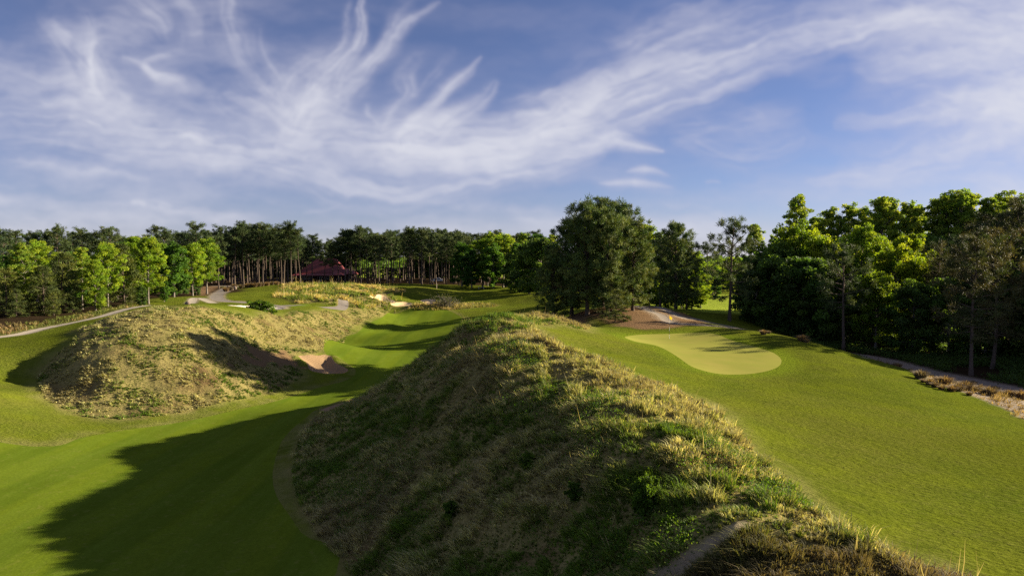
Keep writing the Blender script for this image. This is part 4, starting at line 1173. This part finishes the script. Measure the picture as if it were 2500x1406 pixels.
tufts('rough_grass', 'shaggy straw and green rough grass covering the big central mound', S_mound, 56000, (-20, 20, 4, 74), 24, .29, .026, 11, 21, (ROUGH, bias_c), stalks=.006, brown=brown_c)
tufts('short_grass', 'short matted thatch between the tufts of the central mound', S_mound, 60000, (-20, 20, 4, 74), 24, .17, .03, 6, 26, (ROUGH, bias_c), gap=-1, brown=brown_c)
tufts('rough_grass', 'dry tawny rough grass covering the left mound', S_lm, 30000, (-56, -20, 52, 150), 80, .17, .04, 11, 22, (ROUGH, bias_l), stalks=.004)
tufts('fescue_grass', 'tall pale fescue on the low hill in the middle distance', S_fes, 9000, (-70, -15, 120, 200), 160, .62, .09, 8, 23, ([(.12, .18, .03), (.22, .24, .06), (.38, .35, .14), (.44, .39, .18)], lambda x, y: (fbm(x / 9, y / 5, 66, 3) - .5) * 3.0 - .12), stalks=.04, gap=.40)
tufts('fescue_grass', 'pale fescue round the far bunkers beyond the fairway', S_scrub, 1500, (-60, 0, 110, 190), 160, .6, .09, 7, 24, ([(.20, .20, .05), (.38, .31, .12), (.44, .35, .15)], lambda x, y: 0 * x))
tufts('short_grass', 'short matted thatch between the tufts of the left mound', S_lm, 18000, (-56, -20, 52, 150), 80, .13, .06, 6, 27, (ROUGH, bias_l), gap=-1)
tufts('waste_grass', 'thin straggling tan grass on the sandy strip right of the slope', S_waste, 2600, (28, 46, 34, 66), 60, .26, .035, 7, 28, ([(.10, .085, .04), (.18, .14, .075), (.23, .185, .11)], lambda x, y: 0 * x))
S_lmg = np.where(S_lmead > 0, np.minimum(S_lmead, 2), -4)
tufts('meadow_grass', 'thin tan and green grass of the left meadow along the gravel path', S_lmg, 4000, (-92, -52, 54, 114), 80, .38, .06, 6, 25, ([(.13, .16, .03), (.24, .20, .08), (.30, .22, .10), (.17, .12, .06)], lambda x, y: 0 * x))

# broad-leaved weeds in the central rough
r = np.random.default_rng(44)
gw = Geo()
n = 52000
x = r.uniform(-18, 16, n); y = r.uniform(10, 66, n)
k = (bilerp(S_mound, x, y) > .6) & (fbm(x / 3.2, y / 3.2, 55, 4) > .60 + .10 * (x > np.interp(y, [10, 20, 35, 55, 70], [7, 4.6, 1.8, -2, -8])))
x, y = x[k], y[k]
m = 9
c3 = np.repeat(np.stack([x, y, H(x, y)], -1), m, 0) + np.c_[r.normal(0, .16, (len(x) * m, 2)), r.uniform(.05, .42, len(x) * m)]
add_leaves(gw, c3, .065, np.array([(.06, .145, .012), (.085, .17, .016), (.045, .10, .012), (.13, .20, .02)])[r.integers(0, 4, len(c3))] * r.uniform(.8, 1.2, (len(c3), 1)), r)
tag(link(bpy.data.objects.new('leafy_weeds', gw.mesh('leafy_weeds', M_leaf))), 'leafy green weeds growing in patches through the central rough', 'weeds', kind='stuff')

# low weeds at the foot of the right-hand wood
gw = Geo()
n = 16000
x = r.uniform(35, 66, n); y = r.uniform(48, 104, n)
k = (bilerp(S_rw, x, y) > -2) & (fbm(x / 4, y / 4, 57, 3) > .42)
for S_ in S_path: k &= bilerp(S_, x, y) < -.3
x, y = x[k], y[k]
c3 = np.repeat(np.stack([x, y, H(x, y)], -1), 8, 0) + np.c_[r.normal(0, .3, (len(x) * 8, 2)), r.uniform(.05, .6, len(x) * 8)]
add_leaves(gw, c3, .2, np.array(DARKL)[r.integers(0, 3, len(c3))] * .8, r)
tag(link(bpy.data.objects.new('ground_cover', gw.mesh('ground_cover', M_leaf))), 'low leafy ground cover along the foot of the right-hand wood', 'undergrowth', kind='stuff')

# ------------------------------------------------------------------ bunch grass clumps
CL = []
for i in range(4):
    r = np.random.default_rng(300 + i); g_ = Geo()
    nb = 420
    a = r.uniform(0, 6.283, nb); rad = r.uniform(0, 1, nb) ** .6
    p0 = np.stack([np.cos(a) * rad * .22, np.sin(a) * rad * .22, np.zeros(nb)], -1)
    o_ = np.stack([np.cos(a), np.sin(a), np.zeros(nb)], -1)
    ln = .62 * r.uniform(.6, 1.2, nb); w_ = .018
    pm = p0 + o_ * (ln * rad * .38)[:, None] + np.array([0, 0, 1]) * (ln * .72)[:, None]
    pt = p0 + o_ * (ln * (.12 + rad * .62))[:, None] + np.array([0, 0, 1]) * (ln * (1.05 - .35 * rad))[:, None]
    sd = np.stack([-np.sin(a), np.cos(a), np.zeros(nb)], -1) * w_
    V = np.stack([p0 - sd, p0 + sd, pm + sd * .8, pm - sd * .8, pt], 1).reshape(-1, 3)
    b_ = np.arange(nb)[:, None] * 5
    cc = np.array([(.16, .11, .065), (.21, .155, .09), (.13, .09, .055), (.24, .19, .11)])[r.integers(0, 4, nb)] * r.uniform(.75, 1.2, (nb, 1))
    CL.append(make_mesh('bunch_grass', V, [b_ + np.array([0, 1, 2, 3]), b_ + np.array([3, 2, 4])], M_blade, attrs={'Col': np.repeat(cc, 5, 0)}))


def clump(x, y, s, label, group, i):
    o = link(bpy.data.objects.new('grass_clump', CL[i % 4]))
    o.location = (x, y, float(H(x, y)) - .04); o.scale = (s * 1.15, s * 1.15, s); o.rotation_euler = (0, 0, random.uniform(0, 6.28))
    return tag(o, label, 'grass clump', group)


RIM = [(1866, 806), (1876, 810), (1958, 829), (1968, 832), (2170, 882), (2196, 892), (2238, 912), (2247, 921), (2254, 929), (2270, 935), (2282, 941), (2298, 947), (2308, 934), (2324, 951), (2338, 950), (2349, 940), (2355, 948),
       (2366, 961), (2376, 950), (2392, 951), (2402, 958), (2416, 961), (2430, 950), (2440, 958), (2463, 964), (2480, 960), (2494, 971), (2296, 930), (2330, 932), (2375, 938)]
rp = strike([(px, py + 4) for px, py in RIM], GZ)
rp = [(x, y) if math.hypot(x, y) < 84 else ((px - 1250) / F * 66, 66.0) for (x, y), (px, py) in zip(rp, RIM)]
odr = sorted(range(len(RIM)), key=lambda i: RIM[i][0])
for k, i in enumerate(odr):
    s = [1.15, .75, 1.45, 1.0, .6, 1.25, .85, 1.6, .7, 1.1, .9][k % 11]
    nm = 'small' if s < .92 else ('large' if s > 1.12 else 'mid-sized')
    clump(rp[i][0], rp[i][1], s * .72, '%s brown bunch grass clump on the right-hand sandy edge, %s from the left' % (nm, ords[k]), 'bunch grass clumps along the sandy edge', k)
FARC = strike([(572, 703), (590, 704), (604, 702), (612, 701), (622, 701), (632, 700), (640, 699), (652, 698), (664, 696), (676, 696), (552, 712), (563, 709)], GZ)
for k, (x, y) in enumerate(sorted(FARC.tolist(), key=lambda p: p[0] / p[1])):
    clump(x, y, 1.9, 'pale grass clump by the far path bend, %s from the left' % ords[k], 'grass clumps by the far path bend', k)

# ------------------------------------------------------------------ solid shapes
def box(g_, x0, x1, y0, y1, z0, z1):
    V = [(x0, y0, z0), (x1, y0, z0), (x1, y1, z0), (x0, y1, z0), (x0, y0, z1), (x1, y0, z1), (x1, y1, z1), (x0, y1, z1)]
    g_.add(V, Q=[(0, 3, 2, 1), (4, 5, 6, 7), (0, 1, 5, 4), (1, 2, 6, 5), (2, 3, 7, 6), (3, 0, 4, 7)])


def hip(g_, x0, x1, y0, y1, z0, rx0, rx1, ry, z1, t=.14):
    V = [(x0, y0, z0), (x1, y0, z0), (x1, y1, z0), (x0, y1, z0), (rx0, ry, z1), (rx1, ry, z1), (x0, y0, z0 - t), (x1, y0, z0 - t), (x1, y1, z0 - t), (x0, y1, z0 - t)]
    g_.add(V, T=[(1, 2, 5), (3, 0, 4)], Q=[(0, 1, 5, 4), (2, 3, 4, 5), (6, 7, 1, 0), (7, 8, 2, 1), (8, 9, 3, 2), (9, 6, 0, 3), (9, 8, 7, 6)])


def part(name, g_, mat, parent, sm=False):
    return link(bpy.data.objects.new(name, g_.mesh(name, mat, sm)), parent)


def empty(name, x, y, rz=0, dz=0.0):
    o = link(bpy.data.objects.new(name, None)); o.empty_display_size = .5
    o.location = (x, y, float(H(x, y)) + dz); o.rotation_euler = (0, 0, rz)
    return o


def roofmat(name, a):
    g = NG(name)
    p = g.opos()
    wv = g.n('ShaderNodeTexWave', {'Vector': p, 'Scale': 1.1}, wave_type='BANDS', bands_direction='X').outputs[1]
    c = g.mix(g.noise(p, .8, 4), tuple(v * .75 for v in a), a)
    return g.done(g.bsdf(c, .55, .4, g.bump(wv, .35, .05)))


M_roof = roofmat('red_metal_roof', (.15, .022, .024))
M_wood = simple('dark_timber', (.06, .035, .028), .85, .3, 2)
M_post = simple('porch_post', (.11, .07, .055), .8, .3, 2)
M_glass = simple('window_glass', (.05, .06, .075), .15, .2, 1, .6)
M_trim = simple('pale_trim', (.45, .42, .40), .7, .15, 2)
M_door = simple('grey_door', (.33, .31, .33), .7, .15, 2)
M_stone = simple('boulder_stone', (.17, .13, .11), .9, .4, 1.5, .2, 0, .5)
M_brick = simple('chimney_brick', (.24, .10, .07), .9, .3, 6)

hd = 258.0
hx = ray(779, 690)[0] * hd
hs = empty('house', hx, hd, .04, -.05)
tag(hs, 'dark timber house with a big red hip roof and wrap-around porch at the forest edge', 'house')
g_ = Geo(); box(g_, -8.6, 8.4, 2.6, 12.0, 0, 3.45); box(g_, 8.4, 12.2, 3.4, 10, 0, 3.0); wall = part('wall', g_, M_wood, hs)
g_ = Geo(); hip(g_, -8.9, 8.8, 2.4, 12.3, 3.6, -2.2, 5.0, 7.3, 9.1); rf = part('roof', g_, M_roof, hs)
g_ = Geo(); box(g_, 2.9, 3.7, 8.3, 9.1, 7.6, 9.9); part('chimney', g_, M_brick, rf)
g_ = Geo(); V = [(-10.4, -.2, 2.62), (10.2, -.2, 2.62), (8.8, 2.5, 3.5), (-8.9, 2.5, 3.5)]; V += [(a, b, c - .12) for a, b, c in V]
g_.add(V, Q=[(0, 1, 2, 3), (7, 6, 5, 4), (4, 5, 1, 0), (5, 6, 2, 1), (6, 7, 3, 2), (7, 4, 0, 3)]); part('porch_roof', g_, M_roof, hs)
g_ = Geo(); hip(g_, 7.9, 12.9, 2.8, 10.6, 3.12, 8.3, 11.0, 6.6, 5.2); part('wing_roof', g_, M_roof, hs)
g_ = Geo(); hip(g_, 4.4, 9.4, -.6, 4.0, 2.75, 5.6, 6.6, 2.2, 4.4); part('porch_gable', g_, M_roof, hs)
g_ = Geo(); box(g_, -10.2, 10.0, .1, 2.6, 0, .3); part('porch_floor', g_, M_post, hs)
for xx in (-10.0, -7.0, -3.9, -.6, 2.5, 5.6, 9.7):
    g_ = Geo(); box(g_, xx - .11, xx + .11, .1, .32, .3, 2.56); part('porch_post', g_, M_post, hs)
for xx, w_ in ((-6.3, 1.1), (-4.4, 1.1), (2.6, 1.2), (7.0, 1.2)):
    g_ = Geo(); box(g_, xx - w_ / 2, xx + w_ / 2, 2.50, 2.58, 1.0, 2.5); fr_ = part('window', g_, M_trim, hs)
    g_ = Geo(); box(g_, xx - w_ / 2 + .1, xx + w_ / 2 - .1, 2.46, 2.495, 1.1, 2.4); part('pane', g_, M_glass, fr_)
g_ = Geo(); box(g_, -.5, .6, 2.5, 2.58, .3, 2.5); dr = part('door', g_, M_trim, hs)
g_ = Geo(); box(g_, -.3, .4, 2.46, 2.495, .9, 2.3); part('pane', g_, M_glass, dr)

kd = 226.0
kx = ray(1243, 700)[0] * kd
ht = empty('hut', kx, kd, -.05, -.02)
tag(ht, 'small wooden hut with a steep red roof and grey double doors by the far green', 'hut')
g_ = Geo(); box(g_, -1.35, 1.35, .2, 2.6, .35, 2.55); part('wall', g_, simple('hut_boards', (.20, .17, .18), .85, .2, 2), ht)
g_ = Geo(); hip(g_, -1.75, 1.85, -.6, 3.1, 2.5, -1.0, 1.1, 1.3, 5.0); part('roof', g_, M_roof, ht)
g_ = Geo(); box(g_, -1.5, 1.5, -.4, 2.7, .15, .35); part('floor', g_, M_post, ht)
for xx in (-.34, .34):
    g_ = Geo(); box(g_, xx - .32, xx + .32, .13, .19, .4, 2.3); dd_ = part('door', g_, M_door, ht)
    g_ = Geo(); box(g_, xx - np.sign(xx) * .24 - .03, xx - np.sign(xx) * .24 + .03, .08, .125, 1.2, 1.45); part('handle', g_, M_post, dd_)
for xx in (-1.4, 1.4):
    g_ = Geo(); box(g_, xx - .08, xx + .08, -.38, -.22, .35, 2.4); part('post', g_, M_post, ht)
for xx in (-1.2, 1.2):
    for yy in (0, 2.3):
        g_ = Geo(); box(g_, xx - .1, xx + .1, yy - .1, yy + .1, -.15, .15); part('footing', g_, M_post, ht)

# parked white car seen side-on through the trunks
cd_ = 268.0
cr_ = empty('parked_car', ray(1067, 690)[0] * cd_, cd_, .05, 0)
tag(cr_, 'white car parked side-on among the far pine trunks', 'car')
M_white = simple('white_paint', (.72, .73, .75), .3, .04, 1, .5); M_tyre = simple('tyre_rubber', (.03, .03, .03), .9); M_rim = simple('wheel_rim', (.4, .4, .42), .4, .1, 3, .5, .6)


def side_prism(g_, prof, y0, y1, inset=0.0):
    n_ = len(prof)
    V = [(x, y0, z) for x, z in prof] + [(x, y1, z) for x, z in prof]
    g_.add(V, Q=[(i, (i + 1) % n_, n_ + (i + 1) % n_, n_ + i) for i in range(n_)], T=[(0, i + 1, i) for i in range(1, n_ - 1)] + [(n_, n_ + i, n_ + i + 1) for i in range(1, n_ - 1)])


g_ = Geo(); side_prism(g_, [(-2.25, .42), (-2.2, .85), (-1.35, 1.02), (-.75, 1.62), (.9, 1.66), (1.75, 1.08), (2.2, .98), (2.25, .42)], -.88, .88); part('body', g_, M_white, cr_)
for a, b in ((-1.1, .1), (.18, 1.35)):
    g_ = Geo(); side_prism(g_, [(a + .1, 1.04), (a + .32, 1.52), (b - (.08 if b < 1 else .35), 1.52), (b, 1.04)], -.905, -.885); part('window', g_, M_glass, cr_)
for xx in (-1.4, 1.4):
    for yy in (-.86, .66):
        an = np.arange(16) / 16 * 6.283
        g_ = Geo(); tube(g_, [(xx, yy, .33), (xx, yy + .03, .33), (xx, yy + .19, .33), (xx, yy + .2, .33)], [.05, .33, .33, .05], 16); wh = part('wheel', g_, M_tyre, cr_, True)
        g_ = Geo(); tube(g_, [(xx, yy - .012, .33), (xx, yy - .01, .33), (xx, yy + .02, .33)], [.0, .2, .2], 12); part('rim', g_, M_rim, wh, True)
g_ = Geo(); box(g_, -2.27, -2.2, -.8, -.5, .66, .82); part('headlight', g_, M_glass, cr_)

# dark golf cart under the trees
ct = empty('golf_cart', ray(1106, 692)[0] * 262, 262.0, .1, 0)
tag(ct, 'dark golf cart standing in the shade right of the white car', 'golf cart')
M_cart = simple('cart_body', (.025, .022, .024), .5)
g_ = Geo(); side_prism(g_, [(-1.2, .3), (-1.2, .75), (-.7, .8), (-.6, .5), (.1, .5), (.15, .85), (1.15, .85), (1.2, .3)], -.58, .58); part('body', g_, M_cart, ct)
g_ = Geo(); box(g_, -.95, 1.0, -.62, .62, 1.78, 1.85); part('canopy', g_, M_cart, ct)
for xx in (-.8, .9):
    for yy in (-.55, .51):
        g_ = Geo(); box(g_, xx - .025, xx + .025, yy, yy + .05, .8, 1.77); part('post', g_, M_cart, ct)
        g_ = Geo(); tube(g_, [(xx, yy - .04, .24), (xx, yy - .02, .24), (xx, yy + .12, .24), (xx, yy + .14, .24)], [.03, .24, .24, .03], 12); part('wheel', g_, M_tyre, ct, True)
g_ = Geo(); box(g_, .05, .2, -.5, .5, .85, 1.3); part('seat_back', g_, M_cart, ct)

# flagstick on the green
fx, fy = strike([(1634, 827)], GZ)[0]
fl = empty('flagstick', fx, fy)
tag(fl, 'black and white striped flagstick with a drooping yellow flag on the putting green', 'golf flag')
g = NG('striped_pole')
zz = g.n('ShaderNodeSeparateXYZ', {0: g.opos()}).outputs[2]
st = g.math('GREATER_THAN', g.math('MODULO', g.math('ADD', zz, .35), .75), .375)
M_pole = g.done(g.bsdf(g.mix(st, (.03, .03, .03), (.75, .75, .72)), .4, .4))
g_ = Geo(); tube(g_, [(0, 0, -.05), (0, 0, .5), (0, 0, 1.4), (0, 0, 2.28)], [.019, .017, .014, .011], 8); part('pole', g_, M_pole, fl, True)
g_ = Geo(); tube(g_, [(0, 0, .012), (0, 0, .014)], [.055, .054], 16); part('cup_rim', g_, simple('cup_white', (.8, .8, .8), .5), fl)
nu, nv = 9, 9
U, Vv = np.meshgrid(np.linspace(0, 1, nu), np.linspace(0, 1, nv), indexing='ij')
FX = .02 + U * (.40 - .1 * Vv); FY = .04 * np.sin(U * 7 + Vv * 2) * U; FZ = 2.25 - Vv * .34 * (1 - .55 * U) - U * .30
g_ = Geo(); ii = np.arange(nu * nv).reshape(nu, nv)
Q = np.stack([ii[:-1, :-1], ii[1:, :-1], ii[1:, 1:], ii[:-1, 1:]], -1).reshape(-1, 4)
A_ = np.stack([FX, FY, FZ], -1).reshape(-1, 3)
g_.add(np.r_[A_, A_ + np.array([0, .006, 0])], Q=np.r_[Q, Q[:, ::-1] + nu * nv]); g = NG('yellow_cloth')
M_flag = g.done(g.n('ShaderNodeMixShader', {0: .5, 1: g.bsdf((.95, .66, .02), .8, .1), 2: g.n('ShaderNodeBsdfTranslucent', {'Color': (.95, .66, .02, 1)})}))
fo = part('flag', g_, M_flag, fl, True); fo.rotation_euler = (0, 0, .75); fo.scale = (1.25, 1.25, 1.0)

# small things of the middle distance
def boulder(seed, s):
    r = np.random.default_rng(seed)
    import bmesh
    bm = bmesh.new(); bmesh.ops.create_icosphere(bm, subdivisions=3, radius=1)
    V = np.array([v.co[:] for v in bm.verts]); Fc = np.array([[v.index for v in f.verts] for f in bm.faces]); bm.free()
    k = .75 + .5 * fbm(V[:, 0] * 1.3 + seed, V[:, 1] * 1.3 + V[:, 2] * .9, seed, 3)
    V = V * k[:, None] * np.array([1.0, .8, .75]) * s
    return make_mesh('boulder', V, [Fc], M_stone, smooth_shade=True)


for k, ((px, py), s, lab) in enumerate([((558, 709), .9, 'dark upright boulder beside the far path bend, leftmost of three'), ((565, 708), .75, 'dark boulder in the middle of three beside the far path bend'), ((573, 706), .7, 'dark boulder beside the far path bend, rightmost of three')]):
    x, y = strike([(px, py)], GZ)[0]
    o = link(bpy.data.objects.new('boulder', boulder(70 + k, s))); o.location = (x, y, float(H(x, y)) + .35 * s); o.scale = (.8, .8, 1.3)
    tag(o, lab, 'boulder', 'boulders by the far path bend')
x, y = strike([(458, 743)], GZ)[0]
o = link(bpy.data.objects.new('stone', boulder(77, .32))); o.location = (x, y, float(H(x, y)) + .12); tag(o, 'small dark stone on top of the left mound', 'stone')
for px, py, h, c, lab in [(964, 764, .8, (.10, .08, .03), 'short dark marker post at the far left end of the fairway'), (1066, 705, 1.7, (.40, .33, .24), 'pale wooden post at the back edge of the far green')]:
    x, y = strike([(px, py)], GZ)[0]
    e_ = empty('marker_post', x, y); tag(e_, lab, 'post')
    g_ = Geo(); tube(g_, [(0, 0, -.1), (0, 0, h * .9), (0, 0, h), (0, 0, h + .01)], [.09, .085, .07, .01], 8); part('post', g_, simple('post_wood', c, .8), e_, True)
    g_ = Geo(); tube(g_, [(0, 0, h * .70), (0, 0, h * .82)], [.098, .098], 8); part('band', g_, simple('band_paint', (.6, .5, .1) if h < 1 else (.5, .45, .4), .6), e_, True)
x, y = strike([(1175, 705)], GZ)[0]
e_ = empty('bench', x, y, .1); tag(e_, 'low pale backless bench at the back edge of the far green', 'bench')
g_ = Geo(); box(g_, -1.1, 1.1, -.22, .22, .38, .46); part('seat', g_, M_trim, e_)
for xx in (-.8, .8):
    g_ = Geo(); box(g_, xx - .08, xx + .08, -.18, .18, -.05, .38); part('leg', g_, M_trim, e_)

# bare grey bush beside the far bunkers
r = np.random.default_rng(91)
g1, g2 = Geo(), Geo()
tips = []
for i in range(46):
    a = r.uniform(0, 6.283); L = r.uniform(1.2, 2.3); el = r.uniform(.3, 1.3)
    d_ = np.array([math.cos(a) * math.cos(el), math.sin(a) * math.cos(el), math.sin(el)])
    m_ = d_ * L * .5 + r.normal(0, .12, 3); e2 = d_ * L + r.normal(0, .2, 3)
    tube(g1, [(0, 0, 0), m_, e2], [.05, .03, .012], 4)
    for j in range(5):
        q_ = m_ + (e2 - m_) * r.uniform(0, 1); e3 = q_ + r.normal(0, .4, 3) + [0, 0, .15]
        tube(g1, [q_, (q_ + e3) / 2, e3], [.018, .014, .008], 3); tips.append(e3)
tips = np.array(tips)
add_leaves(g2, np.repeat(tips, 5, 0) + r.normal(0, .12, (len(tips) * 5, 3)), .14, np.array([(.10, .11, .05)]) * r.uniform(.7, 1.3, (len(tips) * 5, 1)), r)
x, y = strike([(1090, 750)], GZ)[0]
e_ = empty('bare_bush', x, y); e_.scale = (1.7, 1.7, 1.25); tag(e_, 'nearly bare grey bush standing beside the far bunkers', 'bush')
part('branches', g1, M_bark2, e_); part('twig_leaves', g2, M_leaf, e_)

# young green shoots standing out of the central rough
SHOOT = [(1567, 1240, .55), (1590, 1215, .4), (1287, 1128, .3), (1402, 1205, .3), (1100, 1250, .35)]
for k, (px, py, s) in enumerate(SHOOT):
    x, y = strike([(px, py + 14)], GZ)[0]
    e_ = plant('bush%d' % (k % 2), float(x), float(y), s * 1.7, ['tallest bright green shrub shoot on the shaded mound flank', 'small green shoot just right of the tallest shrub shoot', 'tiny green shoot high on the shaded mound flank', 'tiny green shoot midway across the shaded mound flank', 'small green shoot low on the left of the shaded mound flank'][k],
               'shrub', 'shrub', 'green shoots in the central rough', .28 * s + .08)
